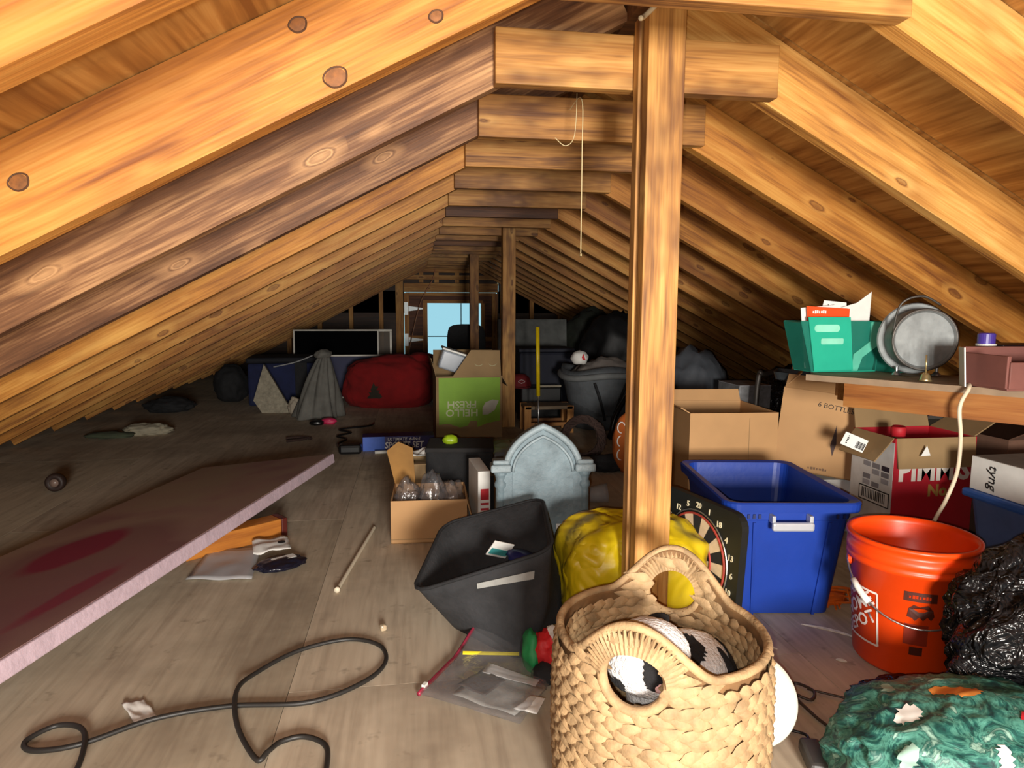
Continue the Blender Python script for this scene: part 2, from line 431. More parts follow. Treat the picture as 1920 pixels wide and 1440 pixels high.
hboard('header', DX0, DX1, 1.036, 1.155); hboard('cross_board', -0.1, 1.2, 1.205, 1.265, c=(.85, .78, .7)); hboard('cross_board', 0.0, 1.05, 1.30, 1.345)
for x in (0.13, 0.34, 0.62): stud(x, 0.06, 1.165, 1.42, y=YF-0.01, d=0.03)
door = obj('door_1', MB().box((0.06, YF+0.02, 0.51), (0.30, 0.02, 1.00)).box((1.07, YF+0.02, 0.51), (0.22, 0.02, 1.00)).box((0.585, YF+0.02, 0.955), (0.75, 0.02, 0.13)).box((0.585, YF+0.02, 0.03), (0.75, 0.02, 0.06)),
           OLDWOOD, kind='structure', color=(.8, .6, .55))
def dboard(nm, x0, x1, z0, z1, c=(.9, .8, .7), y=YF-0.012, d=0.03):
    obj(nm, MB().box((0, 0, 0), (x1-x0, d, z1-z0)), PINE, door, ((x0+x1)/2, y, (z0+z1)/2), color=c)
dboard('rail', -0.08, 1.16, 0.985, 1.029); dboard('rail', -0.08, 0.19, 0.36, 0.44); dboard('rail', 0.97, 1.16, 0.36, 0.42); dboard('rail', 0.15, 0.98, 0.885, 0.925, y=YF-0.016); dboard('rail', 0.15, 0.98, 0.02, 0.06)
def dstile(x0, x1, z0, z1, c=(.9, .8, .7)):
    obj('stile', MB().box((0, 0, 0), (z1-z0, 0.03, x1-x0)), PINE, door, ((x0+x1)/2, YF-0.014, (z0+z1)/2), (0, PI/2, 0), color=c)
dstile(-0.10, -0.035, 0.0, 1.02); dstile(0.15, 0.205, 0.06, 0.885); dstile(0.955, 1.0, 0.06, 0.885); dstile(1.10, 1.18, 0.0, 1.02)
gm = NT('window_glass'); gm.b.inputs['Transmission Weight'].default_value = 1.0; gm.b.inputs['Roughness'].default_value = 0.0; gm.b.inputs['IOR'].default_value = 1.01; gm.b.inputs['Base Color'].default_value = (0.95, 0.98, 1, 1)
win = obj('window_1', MB().box((0.58, YF+0.045, 0.05), (0.78, 0.03, 0.03)).box((0.58, YF+0.045, 0.90), (0.78, 0.03, 0.03)).box((0.20, YF+0.045, 0.475), (0.03, 0.03, 0.85)).box((0.97, YF+0.045, 0.475), (0.03, 0.03, 0.85)), WHITEP, kind='structure')
obj('window_pane', MB().box((0.585, YF+0.06, 0.475), (0.75, 0.004, 0.83)), gm.m, win)
obj('sash_bar', MB().box((0.585, YF+0.07, 0.425), (0.75, 0.010, 0.012)), M('grey_bar', (150, 165, 172)), win)
obj('sash_bar', MB().box((0.68, YF+0.07, 0.66), (0.012, 0.008, 0.45)), WHITEP, win)
for z in (0.81, 0.385):
    h = obj('hinge', MB().box((-0.075, YF-0.072, z), (0.05, 0.006, 0.17)), M('zinc', (196, 204, 206), 0.4, 0.1, metal=0.3), door)
    obj('strap', MB().prism([(-0.045, z-0.035), (-0.045, z+0.035), (0.15, z+0.008), (0.15, z-0.008)], 0.005, lambda v: v+Vector((0, YF-0.040, 0))), M('zinc', (0, 0, 0)), h)

# posts
def post(label, x0, x1, y0, y1, z1, boards, c=(1, 1, 1)):
    t = thing('wooden_post', label, 'post', ((x0+x1)/2, (y0+y1)/2, 0))
    n = len(boards)
    for (a, b, xa, xb, cc) in boards:
        obj('board', MB().box((0, 0, 0), (z1, (b-a), (xb-xa)), bev=0.002), POST_PINE, t, ((xa+xb)/2-(x0+x1)/2, (a+b)/2-(y0+y1)/2, z1/2), (0, PI/2, 0), color=cc)
    return t
post('tall squared pine post standing right behind the wicker basket', 0.508, 0.594, 1.445, 1.532, 1.487,
     [(1.445, 1.480, 0.510, 0.594, (1, .98, .95)), (1.482, 1.496, 0.514, 0.590, (.45, .36, .3)), (1.498, 1.532, 0.506, 0.592, (1.05, 1.03, 1))])
post('pale pine post standing behind the lime green carton', 0.622, 0.712, 4.60, 4.69, 1.40, [(4.60, 4.69, 0.622, 0.712, (.95, .92, .88))])
post('thin brown post in front of the gable window', 0.560, 0.645, 6.50, 6.58, 1.40, [(6.50, 6.58, 0.560, 0.645, (.62, .52, .45))])

# ================================================================ THINGS
def carton(name, label, cat, loc, rot, dims, mat, flaps=(), t=0.004, inner=None):
    """open carton: body panels, then hinged flaps (side, length, angle from upright outwards, inset)"""
    w, d, h = dims
    e = thing(name, label, cat, loc, rot)
    b = MB()
    b.box((0, 0, t/2), (w, d, t)); b.box((0, -d/2+t/2, h/2), (w, t, h)); b.box((0, d/2-t/2, h/2), (w, t, h))
    b.box((-w/2+t/2, 0, h/2), (t, d-2*t, h)); b.box((w/2-t/2, 0, h/2), (t, d-2*t, h))
    obj('body', b, mat, e)
    for fl in flaps:
        side, ln, ang = fl[:3]; poly = fl[3] if len(fl) > 3 else None
        W_ = w if side in 'fb' else d-2*t
        pts = poly or [(-W_/2+0.004, 0), (W_/2-0.004, 0), (W_/2-0.008, ln), (-W_/2+0.008, ln)]
        m = MB().prism(pts, t, lambda v: v-Vector((0, t/2, 0)))
        rz = {'f': 0, 'b': PI, 'l': -PI/2, 'r': PI/2}[side]
        pos = {'f': (0, -d/2+t/2, h), 'b': (0, d/2-t/2, h), 'l': (-w/2+t/2, 0, h), 'r': (w/2-t/2, 0, h)}[side]
        M4 = Matrix.Translation(pos) @ Matrix.Rotation(rz, 4, 'Z') @ Matrix.Rotation(math.radians(ang), 4, 'X')
        obj('flap', m, fl[4] if len(fl) > 4 else mat, e, M4=M4)
    return e
def panel(name, pts, depth, mat, parent, loc, rot=(0, 0, 0)):
    """thin printed panel lying on a face that looks along -Y"""
    return obj(name, MB().prism(pts, depth), mat, parent, loc, rot)

# ---------------------------------------------------------------- wicker basket
BX, BY, BR, BZ = 0.418, 1.045, 0.172, 0.300
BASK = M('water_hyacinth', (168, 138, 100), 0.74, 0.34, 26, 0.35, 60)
basket = thing('wicker_basket', 'large round woven wicker basket with two looped handles in the foreground', 'basket', (BX, BY, 0))
FRONT = math.atan2(-0.83, -0.56); BACK = math.atan2(0.87, 0.48)
def adiff(a, b): return (a-b+PI) % (2*PI)-PI
def rim_h(t):
    h = BZ
    for a in (FRONT, BACK):
        q = abs(adiff(t, a))*BR
        if q < 0.125: h = max(h, BZ+0.080*(0.5+0.5*math.cos(PI*q/0.125))**0.8)
    return h
HOLE_Z = BZ-0.004
def in_hole(t, z, g=0.0):
    for a in (FRONT, BACK):
        if (adiff(t, a)*BR/(0.046+g))**2+((z-HOLE_Z)/(0.043+g))**2 < 1: return True
    return False
def bask_r(z): return BR*(0.985+0.015*(z/BZ)) + 0.006*math.sin(PI*min(1, z/BZ))
def bpt(t, z, off=0.0):
    r = bask_r(z)+off
    # softly squared plan
    k = 1/((abs(math.cos(t))**2.4+abs(math.sin(t))**2.4)**(1/2.4)); r *= 0.72+0.28*k
    return Vector((r*math.cos(t), r*math.sin(t), z))
NU, NV = 180, 48
shell = MB().grid(lambda u, v: bpt(u*2*PI, v*rim_h(u*2*PI), -0.004), NU, NV, keep=lambda u, v: not in_hole(u*2*PI, v*rim_h(u*2*PI), 0.004), cu=True)
shell.lathe([(0.0, 0.006), (BR*0.9, 0.006), (BR*0.97, 0.0)], 48)
obj('wall', shell, M('hyacinth_gap_shade', (118, 86, 52), 0.8, 0.3, 30),  basket, smooth=True, solid=0.006)  # wall coloured darker so gaps between strands read as shaded
# every braided strand is a bulging leaf laid over the wall, outside and inside
def strand(mb, t, z, w, h, tilt, off, sgn):
    pts = []
    NS = 6
    for i in range(NS+1):
        s = i/NS*2-1
        wid = h*0.62*(max(0.0, (1-s)/2)**0.75)*min(1.0, (1+s)*2.2)+0.0006
        for j in (-1, 0, 1):
            du = s*w*0.5; dz = j*wid + tilt*du
            bul = (0.2+0.8*max(0.0, 1-abs(s+0.25)/1.25))*(1-0.6*j*j)*0.011 - s*0.002
            pts.append(bpt(t+du/BR, max(0.001, z+dz), sgn*(off+bul)))
    fs = []
    for i in range(NS):
        for j in range(2):
            a = i*3+j; f = (a, a+3, a+4, a+1); fs.append(f if sgn > 0 else f[::-1])
    mb.add(pts, fs)
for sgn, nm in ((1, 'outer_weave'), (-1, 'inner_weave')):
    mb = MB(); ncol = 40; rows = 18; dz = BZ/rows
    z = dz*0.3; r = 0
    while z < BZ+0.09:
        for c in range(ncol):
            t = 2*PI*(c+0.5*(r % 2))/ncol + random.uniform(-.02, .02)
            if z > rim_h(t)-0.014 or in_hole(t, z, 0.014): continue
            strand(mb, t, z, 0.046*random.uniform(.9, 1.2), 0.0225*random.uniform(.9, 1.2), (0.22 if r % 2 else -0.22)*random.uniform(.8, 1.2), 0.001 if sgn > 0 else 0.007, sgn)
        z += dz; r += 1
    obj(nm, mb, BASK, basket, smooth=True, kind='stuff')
rimp = [bpt(2*PI*i/160, rim_h(2*PI*i/160)) for i in range(160)]
obj('rim', MB().tube(rimp, 0.0075, 8, True), BASK, basket, smooth=True)
for a in (FRONT, BACK):
    hp = [bpt(a+0.051*math.cos(q)/BR, HOLE_Z+0.048*math.sin(q)) for q in [2*PI*i/64 for i in range(64)]]
    h = obj('handle', MB().tube(hp, lambda q: 0.0085, 8, True), BASK, basket, smooth=True)
    wr = MB()
    for i in range(26):                          # wrapped leaves across the handle
        q = 0.12+(PI-0.24)*i/25; c0 = (a+0.047*math.cos(q)/BR, HOLE_Z+0.044*math.sin(q)); c1 = (a+0.078*math.cos(q)/BR, HOLE_Z+0.080*math.sin(q))
        for sgn in (1, -1):
            P = []
            for s in (0, .35, .7, 1):
                tt = c0[0]+(c1[0]-c0[0])*s; zz = c0[1]+(c1[1]-c0[1])*s
                zz = min(zz, rim_h(tt)+0.004)
                w = 0.0068*(1-s*0.65)*(0.7+random.random()*0.6); nx, nz = -math.sin(q), math.cos(q)
                for j in (-1, 0, 1):
                    P.append(bpt(tt+j*w*nx/BR, zz+j*w*nz, sgn*(0.0105*(1-.5*s)+(0.003 if j == 0 else 0))))
            wr.add(P, [(k*3+j, k*3+j+1, k*3+j+4, k*3+j+3) for k in range(3) for j in range(2)])
    obj('wrapped_leaves', wr, BASK, h, kind='stuff')
# cow plush in the basket
def cowmat():
    t = NT('cow_plush'); v = t.coords(rnd=False)
    f = t.noise(v, 9.5, 1, 0.4)
    c = t.ramp(f, [(0.40, (24, 22, 24)), (0.43, (238, 234, 230))])
    t.l(c, t.b.inputs['Base Color']); t.b.inputs['Roughness'].default_value = 0.95; t.bump(t.noise(v, 160, 3), 0.7, 0.006); return t.m
PLW = M('white_plush', (236, 232, 230), 0.95, 0.06, 30, 0.6, 160); PLB = M('black_plush', (22, 20, 22), 0.95, 0.3, 30, 0.6, 160)
cow = thing('cow_plush', 'black and white spotted plush cow lying inside the wicker basket', 'plush toy', (BX, BY, 0.045))
bmz = blob_mesh('body', (0.108, 0.095, 0.115), 3, 0.12, 1.5, 5, fine=0.02, flat=0.9)
body = obj('body', bmz, PLW, cow, (0.035, 0.03, 0.01), (0.1, 0.2, 0.4))
obj('black_patch', patch(bmz, None, lambda c: (c-Vector((0.085, -0.04, 0.15))).length < 0.075 or (c-Vector((-0.05, -0.02, 0.215))).length < 0.038, 0.003), PLB, body, smooth=True)
obj('black_patch', patch(bmz, None, lambda c: (c-Vector((0.03, 0.08, 0.17))).length < 0.05, 0.003), PLB, body, smooth=True)
fd = Vector((math.cos(FRONT), math.sin(FRONT), 0)); fr_ = Vector((-fd.y, fd.x, 0)); up_ = Vector((0, 0, 1))
fr_ = fr_ if fr_.x > 0 else -fr_
hm = blob_mesh('head', (0.068, 0.066, 0.062), 8, 0.06, 1.4, 5, fine=0.02, flat=0.95)
hc_ = Vector((0, 0, 0.059))
head = obj('head', hm, PLW, cow, fd*0.080+Vector((0, 0, 0.182)))
pa_, pb_ = hc_+fd*0.050+fr_*0.038+up_*0.012, hc_+fd*0.050-fr_*0.034-up_*0.028
obj('black_patch', patch(hm, None, lambda c: (c-pa_).length+0.008*noise.noise(c*60) < 0.034, 0.003), PLB, head, smooth=True)
obj('black_patch', patch(hm, None, lambda c: (c-pb_).length+0.008*noise.noise(c*60) < 0.016, 0.003), PLB, head, smooth=True)
obj('muzzle', blob_mesh('muzzle', (0.012, 0.010, 0.016), 5, 0.05, 1, 3), M('pink_plush', (226, 176, 172), 0.95, 0.08, 30, 0.4, 160), head, hc_+fd*0.052+fr_*0.030-up_*0.024)
obj('ear', blob_mesh('ear', (0.040, 0.014, 0.018), 6, 0.15, 2, 3, fine=.05), PLB, cow, (-0.005, 0.02, 0.235), (0, -0.2, 0.35))
obj('tail', MB().tube(crv([(0.09, 0.03, 0.20), (0.11, 0.0, 0.20), (0.125, -0.03, 0.17)], 6), 0.008, 8), PLB, cow, smooth=True)

# ---------------------------------------------------------------- white round lid behind the basket
lid = obj('round_lid', MB().lathe([(0, -0.004), (0.085, -0.004), (0.09, 0), (0.088, 0.006), (0.08, 0.008), (0, 0.006)], 48), M('ivory_plastic', (206, 204, 190), 0.4, 0.03), None, (0.665, 1.145, 0.075), (math.radians(60), 0, math.radians(-24)), smooth=True)
lid.location = (0.655, 1.16, 0.078)
tag(lid, 'white round plastic lid leaning against the back of the wicker basket', 'lid')

# ---------------------------------------------------------------- black felt bag
def ploop(corners, it=2): return chaikin(corners, it)
fb = thing('storage_bag', 'open charcoal felt storage bag slumped on the floor left of the basket', 'bag', (0.22, 1.68, 0))
def L3(pts): return [Vector(p)-Vector((0.22, 1.68, 0)) for p in pts]
base = [(0.095, 1.69, 0.004), (0.225, 1.535, 0.004), (0.385, 1.66, 0.004), (0.28, 1.80, 0.004)]
midl = [(0.052, 1.67, 0.075), (0.225, 1.530, 0.065), (0.395, 1.65, 0.09), (0.26, 1.88, 0.10)]
top = [(-0.010, 1.58, 0.150), (0.335, 1.535, 0.262), (0.385, 1.93, 0.275), (0.085, 1.93, 0.205)]
# order the loops the same way round: left, front right, back right, back left
base = [(0.085, 1.70, 0.004), (0.24, 1.495, 0.004), (0.395, 1.62, 0.004), (0.21, 1.82, 0.004)]
midl = [(0.030, 1.65, 0.080), (0.31, 1.500, 0.085), (0.405, 1.74, 0.14), (0.12, 1.86, 0.12)]
lo = []
for a, b, q in ((base, base, 0), (base, midl, .35), (base, midl, .8), (midl, top, .2), (midl, top, .6), (midl, top, 1.0)):
    cs = [Vector(p).lerp(Vector(r), q) for p, r in zip(a, b)]
    cs = [c.lerp(cs[(i+1) % 4], u) for i, c in enumerate(cs) for u in (0, .33, .67)]; lo.append([p-Vector((0.22, 1.68, 0)) for p in chaikin(cs, 2)])
ctr = sum(lo[-1], Vector())/len(lo[-1])
inner = []
for k in (5, 4, 3, 2, 1):
    c2 = sum(lo[k], Vector())/len(lo[k]); inner.append([c2+(p-c2)*0.95+Vector((0, 0, 0.002 if k < 5 else 0)) for p in lo[k]])
obj('shell', MB().loft(lo+inner, capb=True, capt=True), FELT, fb, smooth=True)
obj('rim_binding', MB().tube([p*1.0 for p in lo[-1]], 0.005, 6, True), BLACK, fb, smooth=True)
stm = MB()
for k, v in ((4, .12), (4, .42)):
    for i in range(4, 10): stm.v.append(lo[4][i].lerp(lo[5][i], v)+Vector((-0.0008, -0.004, 0.001)))
stm.f += [(i, i+1, i+7, i+6) for i in range(5)]
obj('label_strip', stm, M('grey_velcro', (150, 150, 146), 0.9, 0.1, 40), fb, solid=0.002)
lp = obj('carry_loop', MB().tube(crv([(0.165, -0.04, 0.16), (0.195, -0.06, 0.17), (0.205, -0.07, 0.13), (0.19, -0.06, 0.09)], 8), 0.008, 6), BLACKP, fb, smooth=True)
# contents of the bag
pk = obj('card_packet', MB().box((0, 0, 0), (0.062, 0.004, 0.052), bev=0.001), WHITE, None, (0.225, 1.70, 0.205), (0.5, 0.35, 0.35))
tag(pk, 'white printed card packet sticking out of the charcoal felt bag', 'packet')
obj('printed_band', MB().box((0.0, -0.0025, -0.008), (0.055, 0.001, 0.02)), M('teal_ink', (60, 140, 140)), pk)
pk2 = obj('blue_packet', blob_mesh('blue_packet', (0.045, 0.04, 0.016), 4, 0.2, 2, 3, 0.2), M('navy_foil', (28, 34, 84), 0.35, 0.3, 20), None, (0.285, 1.70, 0.165), (0, 0.3, 0))
tag(pk2, 'crumpled navy blue packet inside the charcoal felt bag', 'packet')
# ---------------------------------------------------------------- tombstone prop
TS = M('painted_foam_stone', (116, 134, 142), 0.6, 0.24, 16, 0.45, 50); TSL = M('pale_foam_stone', (140, 155, 161), 0.55, 0.24, 20, 0.4, 50)  # mouldings and capitals get the paler stone tone
tb = thing('tombstone', 'grey blue gothic tombstone prop with pointed arch and side columns', 'tombstone', (0.408, 2.03, 0), (math.radians(-4), 0, math.radians(-4)))
def gothic(w, zs, zt, n=12):
    """pointed arch outline: up the left side from the base, over the point, down the right"""
    pts = [(-w, 0.0), (-w, zs)]
    for i in range(1, n+1):
        q = i/n; th = q*0.9884; pts.append((-w/0.45*(math.cos(th)-0.55), zs+(zt-zs)*math.sin(th)/0.8352))
    r = [(-x, z) for x, z in reversed(pts[:-1])]
    return pts+r
obj('slab', MB().prism(gothic(0.128, 0.335, 0.478), 0.055), TS, tb)
obj('inner_panel', MB().prism([(x, z+0.01) for x, z in gothic(0.098, 0.315, 0.430)], 0.012, lambda v: v+Vector((0, -0.004, 0))), TS, tb)
arch = [Vector((x, -0.004, z)) for x, z in gothic(0.118, 0.335, 0.470)[1:-1]]
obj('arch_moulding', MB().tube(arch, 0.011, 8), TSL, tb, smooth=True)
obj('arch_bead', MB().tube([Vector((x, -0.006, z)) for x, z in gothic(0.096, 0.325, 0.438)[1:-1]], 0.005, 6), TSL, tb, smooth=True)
for sx in (-1, 1):
    c = obj('column', MB().lathe([(0.0, 0.0), (0.022, 0.0), (0.022, 0.02), (0.016, 0.03), (0.0155, 0.27), (0.020, 0.278), (0.020, 0.288), (0.015, 0.296), (0.018, 0.31), (0.026, 0.325), (0, 0.325)], 20), TS, tb, (sx*0.135, 0.012, 0), smooth=True)
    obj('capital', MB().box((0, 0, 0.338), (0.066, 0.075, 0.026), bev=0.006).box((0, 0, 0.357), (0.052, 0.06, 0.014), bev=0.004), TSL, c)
obj('plinth', MB().box((0, 0.025, 0.012), (0.33, 0.09, 0.024), bev=0.004), TS, tb)
obj('sticker', MB().box((0.055, -0.0055, 0.145), (0.026, 0.001, 0.022)), WHITE, tb)

# ---------------------------------------------------------------- yellow sack behind the post
def yelmat():
    t = NT('yellow_vinyl'); v = t.coords(rnd=False)
    f = t.noise(v, 5.0, 3, 0.5, 0.8); c = t.ramp(f, [(0.44, (214, 184, 18)), (0.53, (206, 178, 30)), (0.60, (150, 134, 56))])
    t.l(c, t.b.inputs['Base Color']); t.b.inputs['Roughness'].default_value = 0.45
    a = t.math('ABSOLUTE', t.math('SUBTRACT', t.noise(v, 7, 2, 0.5, 0.8), 0.5)); t.bump(a, 1.0, 0.06); return t.m
YEL = yelmat()
ym = blob_mesh('yellow_sack', (0.190, 0.125, 0.152), 11, 0.08, 1.2, 5, 0.11, 1.5, flat=0.85, sq=0.6)
ys = thing('yellow_sack', 'crumpled yellow vinyl sack slumped on the floor behind the post', 'sack', (0.582, 1.685, 0))
obj('body', ym, YEL, ys, (0, 0, 0), (0, 0, 0.05))
obj('drawstring', MB().tube(crv([(-0.13, -0.115, 0.16), (-0.16, -0.14, 0.10), (-0.15, -0.15, 0.03)], 6), 0.004, 6), M('dusty_cord', (168, 150, 62), 0.7), ys, smooth=True)

# ---------------------------------------------------------------- dartboard leaning against the blue tote
DBK = M('board_black', (22, 24, 22), 0.55, 0.2); CREAM = M('sisal_cream', (214, 190, 158), 0.8, 0.1, 40); SEGB = M('sisal_black', (26, 25, 24), 0.85, 0.1, 40); DRED = M('ring_red', (168, 58, 44), 0.7)
db = thing('dartboard', 'square black dartboard with cream segments leaning against the blue tote', 'dartboard', (0.805, 1.675, 0.003))
dxv = Vector((0.085, -0.33, 0)).normalized(); dzv0 = Vector((0.055, 0.014, 0.98)).normalized()
dyv = dzv0.cross(dxv).normalized(); dzv = dxv.cross(dyv).normalized()
db.matrix_world = frame(dxv, dyv, dzv, (0.757, 1.680, 0.003))
def sqz(w, h, r): return [(p.x, p.y+h/2) for p in rrect(w, h, r, 5)]
DW, DH, DC = 0.34, 0.325, 0.160
bo = obj('board', MB().prism(sqz(DW, DH, 0.04), 0.022), DBK, db)
RS = [0.0, 0.012, 0.055, 0.064, 0.100, 0.109]
def sector(a0, a1, r0, r1, n=4):
    p = [(r1*math.sin(a0+(a1-a0)*i/n), DC+r1*math.cos(a0+(a1-a0)*i/n)) for i in range(n+1)]
    return p+[(r0*math.sin(a1-(a1-a0)*i/n), DC+r0*math.cos(a1-(a1-a0)*i/n)) for i in range(n+1)]
NUMS = [20, 1, 18, 4, 13, 6, 10, 15, 2, 17, 3, 19, 7, 16, 8, 11, 14, 9, 12, 5]
for i in range(20):
    a0, a1 = math.radians(18*i-9), math.radians(18*i+9)
    m = SEGB if i % 2 == 0 else CREAM
    obj('segment', MB().prism(sector(a0, a1, 0.014, 0.122), 0.003, lambda v: v-Vector((0, 0.003, 0))), m, bo)
    a = math.radians(18*i)
    face_text('number', str(NUMS[i]), 0.022, M('number_cream', (226, 214, 180)), bo, (0.146*math.sin(a), -0.0015, DC+0.146*math.cos(a)), ext=0.0008, bold=0.0004)
for r in (0.068, 0.122):
    obj('scoring_ring', MB().tube([(r*math.cos(q), -0.0035, DC+r*math.sin(q)) for q in [2*PI*i/60 for i in range(60)]], 0.0032, 6, True), DRED, bo)
obj('wire_ring', MB().tube([(0.131*math.cos(q), -0.002, DC+0.131*math.sin(q)) for q in [2*PI*i/60 for i in range(60)]], 0.002, 6, True), GREYM, bo)
obj('bullseye', MB().lathe([(0, 0), (0.012, 0), (0.012, 0.004), (0, 0.005)], 20, lambda v: Vector((v.x, -v.z, DC+v.y))), DRED, bo)

# ---------------------------------------------------------------- blue tote
BLUE = M('blue_polypropylene', (24, 58, 150), 0.42, 0.10, 5, 0.06, 40)
bt = thing('recycling_tote', 'tall royal blue plastic tote without lid and with a silver handle', 'tote', (0.0, 0.0, 0))
tx = Vector((1, -0.13, 0)).normalized(); ty = Vector((0.22, 1, 0)).normalized()
bt.matrix_world = frame(Vector((0.99, -0.14, 0)).normalized(), Vector((0.14, 0.99, 0)).normalized(), Vector((0, 0, 1)), (1.038, 1.835, 0))
def tl(w, d, r, z): return rrect(w, d, r, 5, z)
BH = 0.335
loops = [tl(0.272, 0.385, 0.03, 0.002), tl(0.278, 0.39, 0.03, 0.03), tl(0.325, 0.455, 0.035, BH-0.055), tl(0.332, 0.462, 0.035, BH-0.052), tl(0.335, 0.465, 0.035, BH-0.030),
         tl(0.372, 0.50, 0.04, BH-0.028), tl(0.376, 0.505, 0.04, BH-0.004), tl(0.368, 0.497, 0.04, BH), tl(0.330, 0.458, 0.035, BH-0.004), tl(0.322, 0.45, 0.035, BH-0.05), tl(0.27, 0.38, 0.03, 0.008)]
obj('body', MB().loft(loops, True, True), BLUE, bt)
for sx in (-0.085, 0.085):
    obj('front_rib', MB().prism([(sx-0.004, 0.0), (sx+0.004, 0.0), (sx*1.2+0.004, BH-0.06), (sx*1.2-0.004, BH-0.06)], 0.008, lambda v: Vector((v.x, v.y-0.197-0.036*(v.z/(BH-0.06)), v.z))), BLUE, bt)
for yy in (-0.10, 0.05):
    for sx in (-1, 1):
        obj('side_rib', MB().box((sx*(0.150), yy, 0.14), (0.010, 0.010, 0.25), Matrix.Rotation(sx*0.095, 4, 'Y')), BLUE, bt)
for xx in (-0.12, -0.105, -0.09, 0.12, 0.138):
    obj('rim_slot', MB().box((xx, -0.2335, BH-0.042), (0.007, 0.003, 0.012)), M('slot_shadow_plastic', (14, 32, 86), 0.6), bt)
obj('handle', MB().box((-0.01, -0.258, BH-0.062), (0.112, 0.016, 0.024), bev=0.006).box((-0.06, -0.245, BH-0.045), (0.010, 0.026, 0.022), bev=0.002).box((0.04, -0.245, BH-0.045), (0.010, 0.026, 0.022), bev=0.002), SILVER, bt, label='silver grip handle on the front')

# ---------------------------------------------------------------- orange bucket
ORG = M('orange_hdpe', (240, 72, 14), 0.38, 0.08, 6, 0.04, 30); BUX, BUY, BUH = 1.18, 1.385, 0.315
bu = thing('bucket', 'orange plastic bucket with wire bail and white stencil logo', 'bucket', (BUX, BUY, 0))
def br(z): return 0.112+(0.134-0.112)*z/BUH
prof = [(0, 0.002), (0.106, 0.002), (0.112, 0.010), (br(.25), 0.25), (0.139, 0.252), (0.139, 0.262), (0.1345, 0.266), (0.1395, 0.270), (0.1395, 0.286), (0.134, 0.290), (0.1335, 0.302), (0.142, 0.305), (0.142, 0.315), (0.132, 0.315), (0.130, 0.30), (0.108, 0.012), (0, 0.010)]
obj('body', MB().lathe(prof, 72), ORG, bu, smooth=False)
for p in bu.children[0].data.polygons: p.use_smooth = True
VFB = math.atan2(-BUY, -BUX)          # towards the doorway side
def bend(me, a, z0, off=0.0012, flip=False):
    """wrap a flat XY mesh round the bucket wall, centred on angle a and height z0"""
    for v in me.vertices:
        x, y, d = v.co; z = z0+y; r = br(z)+off+abs(d)*0.5
        t = a + x/br(z); v.co = (r*math.cos(t), r*math.sin(t), z)
    me.update(); return me
def flat(pts, nsub=1):
    m = MB()
    m.add([Vector((p[0], p[1], 0)) for p in pts], [tuple(range(len(pts)))]); return m
def strip(a, b, w, n=10):
    a, b = Vector((a[0], a[1], 0)), Vector((b[0], b[1], 0)); t = (b-a).normalized(); s = Vector((-t.y, t.x, 0))*w/2
    m = MB()
    m.add([a+(b-a)*i/n+s*q for i in range(n+1) for q in (-1, 1)], [(2*i, 2*i+1, 2*i+3, 2*i+2) for i in range(n)])
    return m
PRW = M('white_print', (232, 222, 216), 0.5); PRD = M('brown_print', (74, 26, 12), 0.5)
LA = VFB-1.02
lg = None
sq_ = 0.064
for a, b in (((-sq_, -sq_), (sq_, -sq_)), ((sq_, -sq_), (sq_, sq_)), ((sq_, sq_), (-sq_, sq_)), ((-sq_, sq_), (-sq_, -sq_))):
    o = obj('logo_border', bend(strip(a, b, 0.005).mesh('logo_border'), LA, 0.125), PRW, bu)
for s, dx, dy, sz in (('THE', -0.030, 0.034, 0.028), ('HOME', 0.0, 0.012, 0.044), ('DEPOT', 0.006, -0.026, 0.040)):
    me = text_mesh(s, sz, 0.0, bold=0.001)
    R_ = Matrix.Rotation(math.radians(35), 4, 'Z')
    for v in me.vertices: v.co = R_ @ Vector((v.co.x, v.co.y, 0)) + Vector((dx*0.9, dy*1.1, 0))
    obj('logo_lettering', bend(me, LA, 0.125), PRW, bu)
WA = VFB+0.20
def grid_rect(x0, x1, y0, y1, n=8):
    m = MB(); m.add([Vector((x0+(x1-x0)*i/n, y, 0)) for y in (y0, y1) for i in range(n+1)], [(i, i+1, n+2+i, n+1+i) for i in range(n)]); return m
for (x0, x1, y0, y1) in ((-0.033, 0.033, 0.06, 0.082), (-0.027, 0.020, -0.045, 0.005), (-0.014, 0.012, -0.07, -0.05)):
    obj('warning_print', bend(grid_rect(x0, x1, y0, y1).mesh('warning_print'), WA, 0.135), M('warning_brown', (130, 36, 12), .5) if y0 == -0.045 else PRD, bu)
bear = [(-0.024, 0.022), (-0.022, 0.042), (-0.012, 0.052), (0.0, 0.048), (0.016, 0.054), (0.027, 0.042), (0.030, 0.028), (0.024, 0.018), (0.016, 0.026), (0.008, 0.016), (0.0, 0.024), (-0.008, 0.014), (-0.014, 0.020)]
obj('warning_pictogram', bend(flat(bear).mesh('warning_pictogram'), WA, 0.135), PRD, bu)
wm = marks('warning_print_line', 0.046, 0.008, ORG, bu, (0, 0, 0), (0, 0, 0)); bend(wm.data, WA, 0.206, 0.0018)
